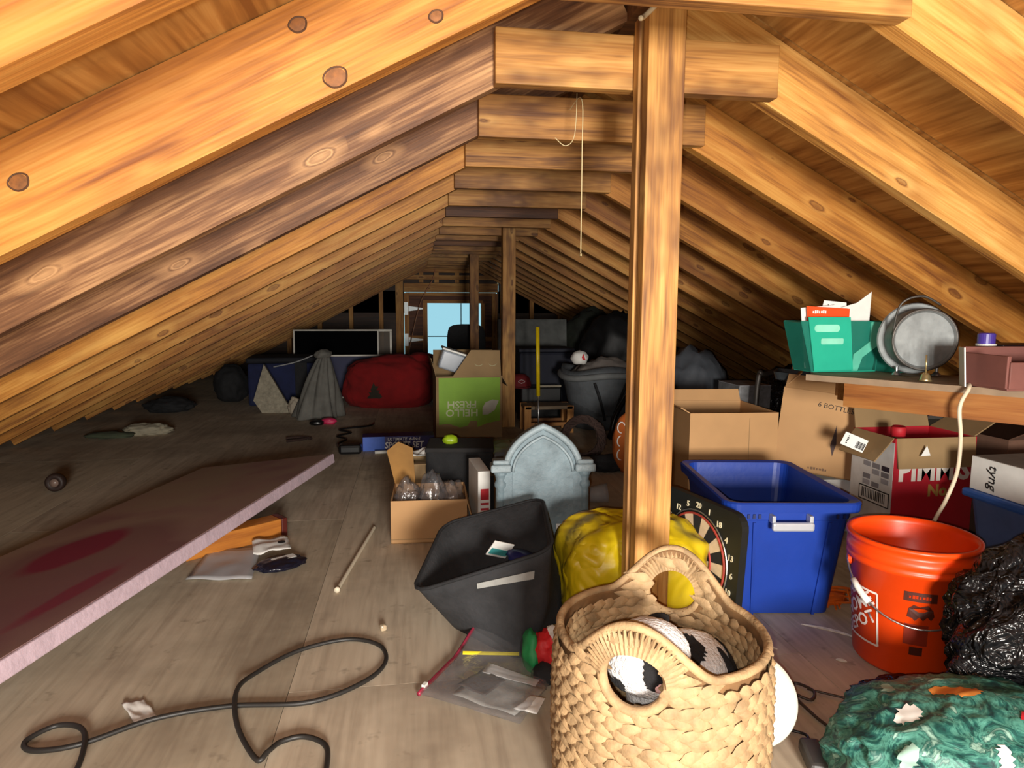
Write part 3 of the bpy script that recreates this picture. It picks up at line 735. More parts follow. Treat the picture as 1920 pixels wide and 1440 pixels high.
# bail: hangs over the front from two ears
e1, e2 = VFB-1.35, VFB+1.75
bp = []
for i in range(25):
    q = i/24; t = e1+(e2-e1)*q; z = 0.243-0.105*math.sin(PI*q); r = br(z)+0.008+0.012*math.sin(PI*q)
    bp.append(Vector((r*math.cos(t), r*math.sin(t), z)))
bail = obj('bail', MB().tube(bp, 0.0022, 6), GREYM, bu, smooth=True)
obj('grip', MB().tube([p*1.0 for p in bp[3:7]], 0.0075, 10), WHITEP, bail, smooth=True)
for t in (e1, e2):
    obj('ear', MB().lathe([(0, 0), (0.016, 0), (0.014, 0.008), (0, 0.010)], 16, lambda v, t=t: Vector((math.cos(t), math.sin(t), 0))*(br(.243)+v.z) + Vector((-math.sin(t), math.cos(t), 0))*v.x + Vector((0, 0, 0.238+v.y))), ORG, bu)
pp = obj('crumpled_paper', blob_mesh('crumpled_paper', (0.080, 0.078, 0.130), 21, 0.12, 2, 4, 0.22, 3), WHITE, None, (BUX, BUY, 0.012)); tag(pp, 'crumpled white paper inside the orange bucket', 'paper')

# ---------------------------------------------------------------- black bin bag and green printed cloth at the right
def binmat():
    t = NT('bin_bag_film'); v = t.coords(rnd=False); t.b.inputs['Base Color'].default_value = lin((24, 24, 26)); t.b.inputs['Roughness'].default_value = 0.24
    a = t.math('ABSOLUTE', t.math('SUBTRACT', t.noise(v, 9, 3, 0.6, 1.5), 0.5)); b = t.math('ABSOLUTE', t.math('SUBTRACT', t.noise(v, 26, 2, 0.6, 1.0), 0.5))
    t.bump(t.math('ADD', a, t.math('MULTIPLY', b, 0.45)), 1.0, 0.05); MATS['bin_bag_film'] = t.m; return t.m
BINB = binmat()
tg = thing('bin_bag', 'shiny black bin bag heaped beside the orange bucket', 'bin bag', (1.40, 1.135, 0))
tm = blob_mesh('bag', (0.30, 0.135, 0.215), 31, 0.14, 1.5, 5, 0.20, 3.0, flat=0.75, fine=0.006)
obj('bag', tm, BINB, tg, (0.0, 0.0, 0))
bm2 = blob_mesh('bag_neck', (0.11, 0.045, 0.022), 33, 0.25, 2.0, 4, 0.4, 3, flat=0.5)
obj('bag_neck', bm2, BINB, tg, (-0.335, 0.095, 0))
obj('pale_spot', patch(tm, None, lambda c: c.y < 0 and (c-Vector((-0.12, -0.20, 0.16))).length < 0.028, 0.002), M('pale_grey_film', (168, 168, 166), .4), tg, smooth=True)  # small pale grey patch on the front of the bag
def clothmat():
    t = NT('jungle_print'); v = t.coords(rnd=False)
    w = t.noise(v, 16, 4, 0.6, 2.2)
    c = t.ramp(w, [(0.34, (14, 50, 52)), (0.43, (34, 96, 88)), (0.50, (84, 150, 134)), (0.57, (30, 88, 80)), (0.66, (150, 190, 174))])
    t.l(c, t.b.inputs['Base Color']); t.b.inputs['Roughness'].default_value = 0.55; t.bump(t.noise(v, 40, 3), 0.4, 0.006); return t.m
cm = blob_mesh('cloth', (0.25, 0.17, 0.095), 41, 0.12, 1.4, 6, 0.12, 3.0, flat=0.6, fine=0.0)
cl = thing('printed_cloth', 'bunched green leaf print cloth with white and orange motifs at lower right', 'cloth', (0.985, 0.975, 0))
cb = obj('cloth', cm, clothmat(), cl)
def spot(x, y, r, e=1.0, th=0.0):
    def f(c):
        dx, dy = c.x-x, c.y-y; u = dx*math.cos(th)+dy*math.sin(th); w = -dx*math.sin(th)+dy*math.cos(th)
        return c.z > 0.02 and (u/r)**2+(w/(r*e))**2 < 1
    return f
for f, mt, nm in ((spot(-0.02, 0.03, 0.042, .5, -0.35), M('orange_motif', (232, 150, 70), .6), 'orange_motif'), (spot(-0.135, 0.0, 0.028, .6, .4), WHITE, 'white_motif'),
                  (spot(0.05, -0.085, 0.018), WHITE, 'white_motif'), (spot(0.05, -0.06, 0.018), RED, 'red_motif'), (spot(-0.05, -0.11, 0.02, .5, 1.0), WHITE, 'white_motif'), (spot(-0.11, 0.085, 0.022, .5, 1.2), M('pale_leaf', (150, 186, 172)), 'pale_leaf_motif'), (spot(-0.19, -0.07, 0.02, .6, 0.4), M('pale_leaf', (0, 0, 0)), 'pale_leaf_motif')):
    mbp = patch(cm, None, f, 0.0015)
    if mbp.f: obj(nm, mbp, mt, cb, smooth=True)

# ---------------------------------------------------------------- pink foam board propped on a wooden block (left)
FSIGN = 1
def foam_top():
    t = NT('dusty_foam_face'); v = t.coords(rnd=False)
    f = t.noise(v, 2.3, 3, 0.5, 0.4)
    c0 = t.ramp(f, [(0.40, (176, 156, 138)), (0.56, (172, 142, 134)), (0.68, (158, 122, 122))])
    def blot(cx, cy, rx, ry):
        s = t.n('ShaderNodeVectorMath', operation='SUBTRACT'); t.l(v, s.inputs[0]); s.inputs[1].default_value = (cx, cy, 0.0448)
        m = t.n('ShaderNodeVectorMath', operation='MULTIPLY'); t.l(s.outputs[0], m.inputs[0]); m.inputs[1].default_value = (1/rx, 1/ry, 1)
        ln = t.n('ShaderNodeVectorMath', operation='LENGTH'); t.l(m.outputs[0], ln.inputs[0])
        return t.ramp(t.math('ADD', ln.outputs['Value'], t.math('MULTIPLY', t.math('SUBTRACT', f, 0.5), 1.6)), [(0.7, (1, 1, 1, 1)), (1.0, (0, 0, 0, 1))])
    c = t.mix(t.math('MULTIPLY', blot(0.28, fs*0.42, 0.42, 0.62), 0.75), c0, lin((138, 92, 104)))
    c = t.mix(blot(0.40, fs*0.72, 0.10, 0.22), c, lin((150, 44, 84)))
    c = t.mix(t.math('MULTIPLY', blot(0.12, fs*0.35, 0.05, 0.25), 0.8), c, lin((150, 44, 84)))
    t.l(c, t.b.inputs['Base Color']); t.b.inputs['Roughness'].default_value = 0.5; return t.m
FOAM = M('pink_foam', (214, 190, 202), 0.7, 0.08, 20, 0.2, 60)
fo = Vector((-0.825, 1.385, 0)); fu = Vector((0.232, 0.973, 0)); fw = Vector((-0.973, 0.232, 0))
fdx = (fw*0.68 + Vector((0, 0, -0.088))).normalized(); fdz = fdx.cross(fu).normalized()*-1
if fdz.z < 0: fdz = -fdz
fy = fdz.cross(fdx).normalized()
foam = thing('foam_board', 'long pink foam insulation board lying tilted along the left floor', 'foam board', (0, 0, 0))
foam.matrix_world = frame(fdx, fy, fdz, fo + Vector((0, 0, 0.092)))
fs = 1 if fy.dot(fu) > 0 else -1
obj('core', MB().box((0.335, fs*0.68, 0.022), (0.67, 2.50, 0.044), bev=0.004), FOAM, foam)
obj('dusty_face', MB().box((0.337, fs*0.68, 0.0448), (0.655, 2.48, 0.0012)), foam_top(), foam)
blk = thing('wooden_block', 'varnished wooden block propping up the edge of the pink board', 'block', (-0.64, 2.40, 0), (0, 0, math.radians(38)))
obj('timber', MB().box((0, 0, 0.034), (0.34, 0.075, 0.068), bev=0.004), wood('varnished_block', (206, 134, 50), (184, 112, 36), (150, 84, 26), knots=False, tint=False), blk)
obj('painted_end', MB().box((0.181, 0, 0.0345), (0.022, 0.077, 0.069), bev=0.003), M('oxblood_paint', (84, 26, 18), 0.5), blk)

# ---------------------------------------------------------------- small litter on the near floor
FILM = film('clear_film', 0.11, 0.10)
def sheetpoly(name, pts, z, th, mat, label, cat, seed=0, amp=0.004, n=10, parent=None):
    """a thin bent sheet spanning four floor corners"""
    a, b, c, d = [Vector((p[0], p[1], 0)) for p in pts]; o = (a+b+c+d)/4
    def f(u, v):
        p = a.lerp(b, u).lerp(d.lerp(c, u), v)-o
        p.z = amp*(noise.noise(Vector((u*3+seed, v*3, seed)))+0.6)
        return p
    ob = obj(name, MB().grid(f, n, n), mat, parent, (o.x, o.y, z), smooth=True, solid=th)
    if label: tag(ob, label, cat)
    return ob
sheetpoly('plastic_sleeve', [(-0.70, 2.10), (-0.50, 2.075), (-0.53, 2.345), (-0.70, 2.36)], 0.004, 0.002, M('milky_film', (196, 196, 198), 0.25, 0.06, alpha=0.75), 'milky plastic sleeve lying beside the wooden block', 'sleeve', 3, 0.006)
cd = sheetpoly('hang_card', [(-0.53, 2.235), (-0.415, 2.27), (-0.45, 2.40), (-0.565, 2.37)], 0.022, 0.001, WHITE, 'white torn hang card on the plastic sleeve', 'card', 5, 0.012)
obj('hole', MB().lathe([(0, 0), (0.013, 0), (0.013, 0.0015), (0, 0.0015)], 14), INK, cd, (0.035, 0.0, 0.014))
pkt = thing('dark_packet', 'dark foil packet with white label next to the hang card', 'packet', (-0.435, 2.185, 0))
obj('pouch', blob_mesh('pouch', (0.075, 0.055, 0.014), 9, 0.2, 2, 4, 0.2), M('dark_foil', (26, 26, 40), 0.25, 0.3, 30), pkt, (0, 0, 0), (0, 0, 0.6))
obj('white_label', MB().box((0.01, 0.01, 0.026), (0.075, 0.032, 0.001), Matrix.Rotation(0.6, 4, 'Z')), WHITE, pkt)
st = obj('thin_rod', MB().tube([(-0.23+0.078*q, 1.96+0.56*q, 0.0064) for q in (0, .01, .02, .25, .5, .75, .98, .99, 1)], 0.0062, 10).lathe([(0, 0), (0.0085, 0), (0.0085, 0.012), (0, 0.012)], 10, lambda v: Vector((-0.23+v.x, 1.952+v.z, 0.0085+v.y))), M('cream_plastic', (226, 214, 190), 0.5, 0.05), None, smooth=True)
tag(st, 'thin cream rod lying on the bare floor', 'rod')
cordp = [(-0.600, 1.14), (-0.611, 1.243), (-0.655, 1.344), (-0.715, 1.374), (-0.751, 1.331), (-0.723, 1.298), (-0.641, 1.30), (-0.531, 1.366), (-0.392, 1.394), (-0.226, 1.385), (-0.115, 1.45), (-0.072, 1.53), (-0.093, 1.612), (-0.174, 1.65), (-0.285, 1.61), (-0.362, 1.525), (-0.385, 1.432), (-0.357, 1.317), (-0.298, 1.213), (-0.279, 1.225), (-0.262, 1.258), (-0.22, 1.268), (-0.175, 1.235), (-0.165, 1.17), (-0.17, 1.10)]
cz = [0.007]*len(cordp); cz[6] = 0.010; cz[7] = 0.009; cz[16] = 0.02; cz[17] = 0.012; cz[1] = 0.022; cz[2] = 0.012; cz[19] = 0.012
cable = obj('power_cable', MB().tube(crv([(p[0], p[1], z) for p, z in zip(cordp, cz)], 10), 0.0052, 8), M('cable_rubber', (40, 38, 36), 0.5, 0.2), None, smooth=True); tag(cable, 'long black power cable looping over the near floor', 'cable')
sheetpoly('paper_tag', [(-0.622, 1.44), (-0.566, 1.362), (-0.528, 1.380), (-0.585, 1.455)], 0.001, 0.0008, WHITE, 'small white paper tag lying under the black cable', 'tag', 2, 0.006)
gb = obj('glass_bead', MB().box((0, 0, 0.008), (0.016, 0.016, 0.016), bev=0.004), M('bead_glass', (200, 180, 150), 0.1, 0.3, 60, alpha=0.8), None, (-0.085, 1.70, 0), (0, 0, .4)); tag(gb, 'tiny clear cube bead on the floor above the cable loop', 'bead')
wh = thing('black_castor', 'small dark castor lying on the floor at far left', 'castor', (-1.615, 3.24, 0))
obj('tyre', MB().lathe([(0.018, 0.008), (0.03, 0.0), (0.04, 0.006), (0.042, 0.02), (0.04, 0.034), (0.03, 0.04), (0.018, 0.032)], 28, lambda v: Vector((v.x, v.z-0.02, v.y+0.042))), M('brown_rubber', (40, 24, 18), 0.6), wh, smooth=True)
obj('hub', MB().lathe([(0, -0.002), (0.018, 0), (0.018, 0.04), (0, 0.042)], 20, lambda v: Vector((v.x, v.z-0.02, v.y+0.042))), M('hub_brown', (120, 100, 90), 0.3), wh, smooth=True)
# zip bag with papers
zb = thing('zip_bag', 'clear zip bag with red seal lying in front of the felt bag', 'zip bag', (0.17, 1.43, 0))
zc = [Vector(p)-Vector((0.17, 1.43, 0)) for p in ((0.004, 1.377, 0), (0.206, 1.24, 0), (0.325, 1.42, 0), (0.174, 1.655, 0))]
def zf(s):
    def f(u, v):
        p = zc[0].lerp(zc[1], u).lerp(zc[3].lerp(zc[2], u), v)
        e = (u*(1-u)*v*(1-v)*16)**0.4
        p.z = s*(0.014*e) + 0.012 + s*0.003*noise.noise(Vector((u*7, v*7, s*3.0))) + 0.045*max(0, v-0.55)*max(0, 1-u*1.6)*4*0.5
        return p
    return f
obj('film', MB().grid(zf(1), 26, 26).grid(zf(-1), 26, 26), FILM, zb, smooth=True)
q0 = [zf(1)(0, i/12) for i in range(13)]
obj('seal', MB().tube([p+Vector((0, 0, -0.002)) for p in q0], 0.005, 6), M('red_seal', (150, 44, 66), 0.3), zb, smooth=True)
obj('slider', MB().box(q0[1]+Vector((0, 0, 0.003)), (0.008, 0.014, 0.008), Matrix.Rotation(-0.55, 4, 'Z')), WHITEP, zb)
sheetpoly('newspaper_clipping', [(0.075, 1.37), (0.20, 1.275), (0.285, 1.36), (0.16, 1.47)], 0.006, 0.0006, M('newsprint', (170, 168, 160), 0.8, 0.25, 30), 'grey newsprint clipping inside the zip bag', 'paper', 4, 0.004)
cl_ = sheetpoly('photo_slip', [(0.090, 1.40), (0.145, 1.345), (0.20, 1.40), (0.15, 1.45)], 0.0115, 0.0005, M('photo_grey', (92, 84, 80), 0.6, 0.4, 18), 'dark photo slip on the newsprint in the zip bag', 'photo', 6, 0.002)
sheetpoly('white_slip', [(0.15, 1.44), (0.26, 1.365), (0.275, 1.39), (0.17, 1.48)], 0.0125, 0.0005, WHITE, 'white paper slip near the corner inside the zip bag', 'paper', 7, 0.002)
sheetpoly('white_slip', [(0.20, 1.29), (0.245, 1.265), (0.275, 1.32), (0.245, 1.335)], 0.0125, 0.0005, WHITE, 'white folded slip at the near end inside the zip bag', 'paper', 8, 0.003)
pe = obj('yellow_pencil', MB().tube([(0.11, 1.505, 0.028), (0.245, 1.50, 0.018)], 0.0045, 6), M('yellow_paint', (226, 206, 40), 0.4), None); tag(pe, 'yellow pencil inside the zip bag', 'pencil')
# bright toy pieces between bag and basket
toy = thing('cloth_toy', 'crumpled red white and green cloth toy beside the basket', 'toy', (0.315, 1.455, 0))
tmz = blob_mesh('red_cloth', (0.045, 0.05, 0.048), 51, 0.25, 2, 4, 0.35, 3)
rc = obj('red_cloth', tmz, M('toy_red', (206, 36, 40), 0.6), toy, (0.01, 0.01, 0.0))
obj('white_stripe', patch(tmz, None, lambda c: abs(c.x+c.z*0.6-0.05) < 0.012, 0.001), WHITE, rc, smooth=True)
obj('green_cloth', blob_mesh('green_cloth', (0.018, 0.04, 0.045), 52, 0.25, 2, 3, 0.3), M('toy_green', (40, 150, 84), 0.6), toy, (-0.045, 0.02, 0))
obj('black_cloth', blob_mesh('black_cloth', (0.04, 0.035, 0.02), 53, 0.25, 2, 3, 0.3), BLACK, toy, (-0.01, -0.04, 0))
obj('lime_strap', MB().tube(crv([(0.01, -0.03, 0.03), (-0.005, -0.06, 0.025), (-0.01, -0.085, 0.006)], 5), 0.007, 6), M('lime', (170, 230, 50), 0.5), toy, smooth=True)
# cable and wire by the lid
c2 = obj('thin_cable', MB().tube(crv([(0.80, 1.26, .005), (0.815, 1.30, .005), (0.85, 1.31, .005), (0.868, 1.27, .008), (0.845, 1.245, .005), (0.815, 1.265, .009), (0.82, 1.19, .005), (0.83, 1.12, .005), (0.80, 1.07, .005)], 8), 0.0036, 6), M('cable_brown', (58, 46, 38), 0.5), None, smooth=True); tag(c2, 'thin dark cable curled on the floor right of the lid', 'cable')
c3 = obj('wire_loop', MB().tube(crv([(0.862, 1.285, .005), (0.93, 1.235, .006), (0.99, 1.20, .006)], 8), 0.0028, 6), M('cable_brown', (0, 0, 0)), None, smooth=True); tag(c3, 'short wire running under the green printed cloth', 'wire')
mo = thing('cable_adapter', 'dark grey cable adapter lying below the white lid', 'adapter', (0.735, 1.06, 0))
obj('casing', MB().box((0, 0, 0.014), (0.04, 0.085, 0.028), bev=0.008), M('dark_grey_plastic', (66, 62, 60), 0.5), mo, rot=(0, 0, -0.3))
obj('lead', MB().tube(crv([(0.012, 0.04, 0.012), (0.03, 0.075, 0.006), (0.0, 0.10, 0.005)], 6), 0.003, 6), BLACKP, mo, smooth=True)
# orange net beside the bucket
net = MB()
for i in range(9):
    a = i/8
    net.tube(crv([(1.11+0.13*a, 1.66+0.02*math.sin(a*9), .004+0.0*a), (1.15+0.10*a, 1.70, 0.022+0.012*math.sin(a*7)), (1.19+0.10*a, 1.755+0.02*math.sin(a*5), 0.005)], 6), 0.003, 5)
for i in range(6):
    a = i/5
    net.tube(crv([(1.11+0.08*a, 1.66+0.09*a, 0.006+0.02*math.sin(PI*a)), (1.17+0.08*a, 1.665+0.09*a, 0.012+0.022*math.sin(PI*a)), (1.24+0.06*a, 1.67+0.09*a, 0.006+0.014*math.sin(PI*a))], 6), 0.003, 5)
nt = thing('net_bag', 'orange mesh net bag crumpled between the tote and the bucket', 'net bag', (0, 0, 0)); obj('netting', net, M('orange_net', (232, 110, 30), 0.5), nt, kind='stuff')
obj('scrap', blob_mesh('scrap', (0.05, 0.03, 0.014), 61, 0.3, 2, 3, 0.4), M('orange_net_film', (222, 100, 24), 0.5), nt, (1.185, 1.70, 0))

# ---------------------------------------------------------------- cardboard box with clear bags (middle)
cb1 = carton('cardboard_box', 'small cardboard box full of clear plastic bags near the tombstone', 'box', (0.057, 2.46, 0), (0, 0, math.radians(-2)), (0.272, 0.24, 0.158), CARD,
       [('b', 0.20, 4, [(0.055, 0), (0.134, 0), (0.165, 0.13), (0.12, 0.165), (0.065, 0.14)], M('amber_cardboard', (150, 108, 52), 0.8)), ('r', 0.10, 165)])
obj('tape_seam', MB().box((0, -0.1212, 0.016), (0.272, 0.0006, 0.002)), CARD_D, cb1)
CRINK = film('crinkled_film', 0.07, 0.10)
for k, (x, y, z, r, lab) in enumerate(((-0.022, 2.44, 0.06, (0.042, 0.05, 0.075), 'clear crumpled bag at the left end of the small box'), (0.065, 2.43, 0.06, (0.042, 0.055, 0.085), 'clear crumpled bag standing up in the middle of the small box'), (0.138, 2.44, 0.06, (0.040, 0.055, 0.07), 'clear crumpled bag at the right end of the small box'))):
    o = obj('plastic_bag', blob_mesh('plastic_bag', r, 70+k, 0.3, 2, 4, 0.45, 2.6), CRINK, None, (x, y, z)); tag(o, lab, 'plastic bag')
o = obj('navy_pouch', blob_mesh('navy_pouch', (0.11, 0.08, 0.035), 75, 0.2, 2, 3, 0.2), M('navy_cloth', (44, 40, 70), 0.7), None, (0.06, 2.46, 0.006)); tag(o, 'navy pouch under the clear bags in the small box', 'pouch')
bb = thing('black_case', 'black fabric case behind the small cardboard box', 'case', (0.20, 2.82, 0), (0, 0, math.radians(-6)))
obj('body', MB().box((0, 0, 0.125), (0.28, 0.22, 0.25), bev=0.012), BLACK, bb); obj('lid', MB().box((0.0, 0, 0.255), (0.286, 0.226, 0.02), bev=0.006), M('black_cloth2', (38, 36, 36), 0.9), bb)
gbx = thing('game_box', 'narrow white and red printed game box beside the tombstone', 'game box', (0.250, 2.33, 0), (0, 0, math.radians(4)))
obj('body', MB().box((0, 0.11, 0.13), (0.045, 0.22, 0.26), bev=0.002), WHITE, gbx)
obj('red_print', MB().box((0.002, -0.0008, 0.175), (0.03, 0.0012, 0.04)), RED, gbx)
for z in (0.14, 0.12, 0.10): obj('red_line', MB().box((0.002, -0.0008, z), (0.03, 0.0012, 0.008)), RED, gbx)
obj('black_edge', MB().box((0.030, 0.105, 0.12), (0.014, 0.2, 0.24)), BLACKP, gbx)
sheetpoly('white_scrap', [(-0.04, 2.76), (0.08, 2.80), (0.075, 2.90), (-0.05, 2.86)], 0.206, 0.001, WHITE, 'crumpled white scrap on top of the open tan box', 'scrap', 9, 0.03)
bx3 = carton('cardboard_box', 'half hidden tan box behind the small cardboard box', 'box', (0.0, 2.84, 0), (0, 0, 0.1), (0.16, 0.16, 0.195), CARD_D, [('f', .03, 90)])
lp = obj('lime_packet', blob_mesh('lime_packet', (0.03, 0.02, 0.02), 78, 0.2, 2, 3, 0.2), M('lime_foil', (150, 180, 30), 0.4), None, (0.155, 2.80, 0.267)); tag(lp, 'small lime packet on the black fabric case', 'packet')

# ---------------------------------------------------------------- sports set box
sb = thing('sports_box', 'long blue and purple sports set box lying on the floor', 'box', (-0.085, 3.93, 0), (0, 0, math.radians(3)))
obj('carton', MB().box((0, 0.06, 0.042), (0.42, 0.12, 0.084), bev=0.002), M('purple_print', (38, 26, 96), 0.45), sb)
obj('blue_end', MB().box((-0.145, -0.0008, 0.042), (0.125, 0.0014, 0.083)), M('blue_print', (16, 76, 176), 0.45), sb)
face_text('lettering', 'SPORTS SET', 0.052, WHITE, sb, (0.03, -0.0012, 0.030), shear=0.15, bold=0.0012, sx=0.82)
face_text('lettering', 'ULTIMATE  6-IN-1', 0.026, WHITE, sb, (0.03, -0.0012, 0.066), shear=0.15, bold=0.0003, sx=0.95)
wr = obj('white_tube', MB().tube([(-0.22, 3.84, 0.010), (-0.15, 3.845, 0.010)], 0.010, 8), WHITEP, None, smooth=True); tag(wr, 'short white tube in front of the sports set box', 'tube')
ch = thing('pump_charger', 'black charger with thin lead beside the sports set box', 'charger', (-0.36, 3.88, 0))
obj('casing', MB().box((0, 0, 0.028), (0.13, 0.09, 0.056), bev=0.016), BLACKP, ch)
obj('lead', MB().tube(crv([(-0.06, 0.02, 0.02), (-0.10, 0.25, 0.005), (-0.06, 0.40, 0.005), (-0.13, 0.50, 0.005), (-0.05, 0.62, 0.005), (-0.14, 0.74, 0.005), (0.05, 0.86, 0.005), (0.08, 0.98, 0.005)], 8), 0.006, 6), BLACKP, ch, smooth=True)

# ---------------------------------------------------------------- green printed meal box
GRN = M('lime_print', (128, 172, 36), 0.6, 0.08)
gx = carton('green_carton', 'lime green printed carton turned upside down in front of pale post', 'box', (0.352, 4.37, 0), (0, 0, math.radians(2)), (0.425, 0.30, 0.405), CARD_D,
     [('f', 0.17, 3, [(-0.105, 0), (0.205, 0), (0.195, 0.165), (0.01, 0.168)]), ('l', 0.12, 15), ('b', 0.16, 25), ('r', 0.08, 150)])
wave = [(-0.195, 0.395), (-0.195, 0.095), (-0.13, 0.10), (-0.06, 0.075), (-0.01, 0.085), (0.005, 0.115), (0.05, 0.115), (0.052, 0.075), (0.12, 0.10), (0.20, 0.115), (0.20, 0.395)]
panel('green_print', wave, 0.0012, GRN, gx, (0, -0.1514, 0))
for s, z in (('HELLO', 0.172), ('FRESH', 0.225)):
    face_text('lettering', s, 0.066, M('pale_print', (196, 200, 160)), gx, (-0.048, -0.1522, z), (PI/2, PI, 0), bold=0.001, sx=1.05)
leaf = [(0.085, 0.155), (0.12, 0.155), (0.165, 0.185), (0.19, 0.245), (0.15, 0.252), (0.105, 0.235), (0.085, 0.20)]
panel('leaf_mark', leaf, 0.0012, M('grey_print', (188, 182, 166)), gx, (0, -0.1526, 0))
for q in (0.06, 0.15):
    obj('recycling_mark', MB().tube([(q+0.03*math.cos(t), -0.1515, 0.50+0.03*math.sin(t)) for t in [2*PI*i/20 for i in range(20)]], 0.003, 5, True), M('pale_print', (0, 0, 0)), gx)
tr = thing('plastic_tray', 'clear plastic tray with white edge lying on the green carton', 'tray', (0.24, 4.39, 0.42), (0, math.radians(18), 0))
obj('tray', MB().box((0, 0, 0.07), (0.17, 0.20, 0.12), bev=0.01), M('tray_plastic', (190, 200, 214), 0.2, 0.1, alpha=0.6), tr); obj('white_edge', MB().box((0, 0, 0.138), (0.19, 0.22, 0.014), bev=0.004), WHITEP, tr)
pc = obj('packing_scraps', blob_mesh('packing_scraps', (0.16, 0.11, 0.20), 79, 0.2, 2, 3, 0.2), M('kraft_scraps', (110, 96, 70), 0.9), None, (0.352, 4.37, 0.008)); tag(pc, 'brown packing paper filling the lime green carton', 'packing paper')
gs = thing('grocery_bag', 'grey plastic bag with photo print on the floor by the green carton', 'plastic bag', (0.60, 3.72, 0))
obj('bag', blob_mesh('bag', (0.20, 0.20, 0.03), 81, 0.25, 2, 4, 0.4, 3), M('grey_film', (150, 160, 166), 0.3, 0.15), gs)
obj('photo', MB().box((0.02, 0.02, 0.058), (0.13, 0.12, 0.004), Matrix.Rotation(0.15, 4, 'Y')), M('photo_red', (60, 22, 18), 0.4, 0.6, 14), gs)
mt = obj('dark_mat', MB().box((0, 0, 0.008), (0.34, 0.30, 0.016), bev=0.004), M('brown_mat', (70, 58, 54), 0.9), None, (0.33, 3.70, 0), (0, 0, 0.15)); tag(mt, 'dark brown mat on the floor in front of the green carton', 'mat')

# paint scuffs on the boards between basket and bucket
for pts, w in (([(1.03, 1.58), (1.09, 1.535), (1.13, 1.49)], 0.004), ([(0.86, 1.50), (0.895, 1.465)], 0.0035), ([(1.01, 1.40), (1.03, 1.385)], 0.004)):
    obj('paint_scuff', MB().tube(crv([(p[0], p[1], 0.0002) for p in pts], 5), lambda q, w=w: w*(0.3+math.sin(PI*q)), 6), M('chalk_white', (208, 202, 194), 0.8, 0.2, 60), floor)

# ---------------------------------------------------------------- right side: shelf and what stands on it
sh = thing('shelf', 'rough plank shelf on a beam at the right', 'shelf', (0, 0, 0))
SA, SBv = Vector((1.175, 1.850, 0)), Vector((1.72, 1.09, 0)); sdir = (SBv-SA).normalized(); snor = Vector((-sdir.y, sdir.x, 0)); snor = snor if snor.x > 0 else -snor
slen = (SBv-SA).length; mid = (SA+SBv)/2
ang = math.atan2(sdir.y, sdir.x)
obj('plank', MB().box((0, 0, 0), (slen, 0.30, 0.018)), M('dusty_plank', (146, 124, 100), 0.85, 0.2, 14), sh, mid+snor*0.15+Vector((0, 0, 0.641)), (0, 0, ang), color=(1.9, 1.9, 1.9))
obj('beam', MB().box((0.055, 0, 0), (slen-0.11, 0.036, 0.068)), PINE, sh, mid+snor*0.022+Vector((0, 0, 0.598)), (0, 0, ang), color=(.50, .36, .26))
obj('beam', MB().box((0, 0, 0), (slen, 0.036, 0.068)), PINE, sh, mid+snor*0.26+Vector((0, 0, 0.598)), (0, 0, ang), color=(.6, .5, .42))
for y in (1.80, 1.22): obj('joist', MB().box((0, 0, 0), (1.02, 0.036, 0.055)), PINE, sh, (SA.x+sdir.x*(SA.y-y)/-sdir.y+0.56, y, 0.604), color=(.5, .4, .32))
SZ = 0.651
TEAL = M('teal_plastic', (44, 176, 146), 0.35, 0.08); TEALT = M('teal_clear', (40, 130, 112), 0.25, 0.1, alpha=0.72)
tf = thing('magazine_file', 'teal plastic magazine file stuffed with papers on the shelf', 'magazine file', (1.335, 1.90, SZ), (0, 0, math.radians(3)))
obj('side_panel', MB().prism([(-0.115, 0), (0.10, 0), (0.125, 0.158), (-0.16, 0.158)], 0.003), TEALT, tf)
obj('side_panel', MB().prism([(-0.115, 0), (0.115, 0), (0.125, 0.158), (-0.16, 0.158)], 0.003, lambda v: v+Vector((0, 0.085, 0))), TEALT, tf)
obj('base', MB().box((0, 0.044, 0.0015), (0.22, 0.09, 0.003)), TEAL, tf)
obj('end_panel', MB().box((-0.137, 0.044, 0.079), (0.003, 0.09, 0.158), Matrix.Rotation(-0.28, 4, 'Y')), TEALT, tf)
obj('end_panel', MB().box((0.116, 0.044, 0.079), (0.003, 0.09, 0.158), Matrix.Rotation(0.06, 4, 'Y')), TEALT, tf)
obj('pale_band', MB().prism([(0.085, 0.155), (0.118, 0.155), (0.118, 0.085), (0.06, 0.045), (0.045, 0.003), (0.025, 0.003), (0.028, 0.055), (0.085, 0.095)], 0.002, lambda v: v+Vector((0, -0.003, 0))), M('pale_teal', (96, 190, 164), 0.4), tf)
bk = thing('teal_booklet', 'solid teal booklet standing at the front of the magazine file', 'booklet', (1.285, 1.896, SZ+0.004), (0, 0, math.radians(3)))
obj('cover', MB().prism([(-0.058, 0), (0.078, 0), (0.058, 0.166), (-0.088, 0.166)], 0.003, lambda v: v-Vector((0, 0.004, 0))), TEAL, bk)
LT = M('pale_teal_print', (140, 216, 190), 0.5)
obj('title_patch', MB().prism([(p.x, p.y) for p in rrect(0.088, 0.022, 0.010, 4)], 0.001, lambda v: v+Vector((-0.022, -0.005, 0.132))), LT, bk)
obj('title_patch', MB().prism([(p.x, p.y) for p in rrect(0.078, 0.018, 0.004, 3)], 0.001, lambda v: v+Vector((-0.002, -0.005, 0.092))), LT, bk)
def sheet_up(name, pts, y, mat, label, cat):
    o = obj(name, MB().prism(pts, 0.0015), mat, None, (1.335, y, SZ+0.01), (0, 0, math.radians(3))); return tag(o, label, cat)
ob = sheet_up('orange_booklet', [(-0.11, 0.0), (0.02, 0.0), (0.02, 0.186), (-0.132, 0.194)], 1.918, M('orange_cover', (222, 78, 28), 0.5), 'orange booklet with white title in the magazine file', 'booklet')
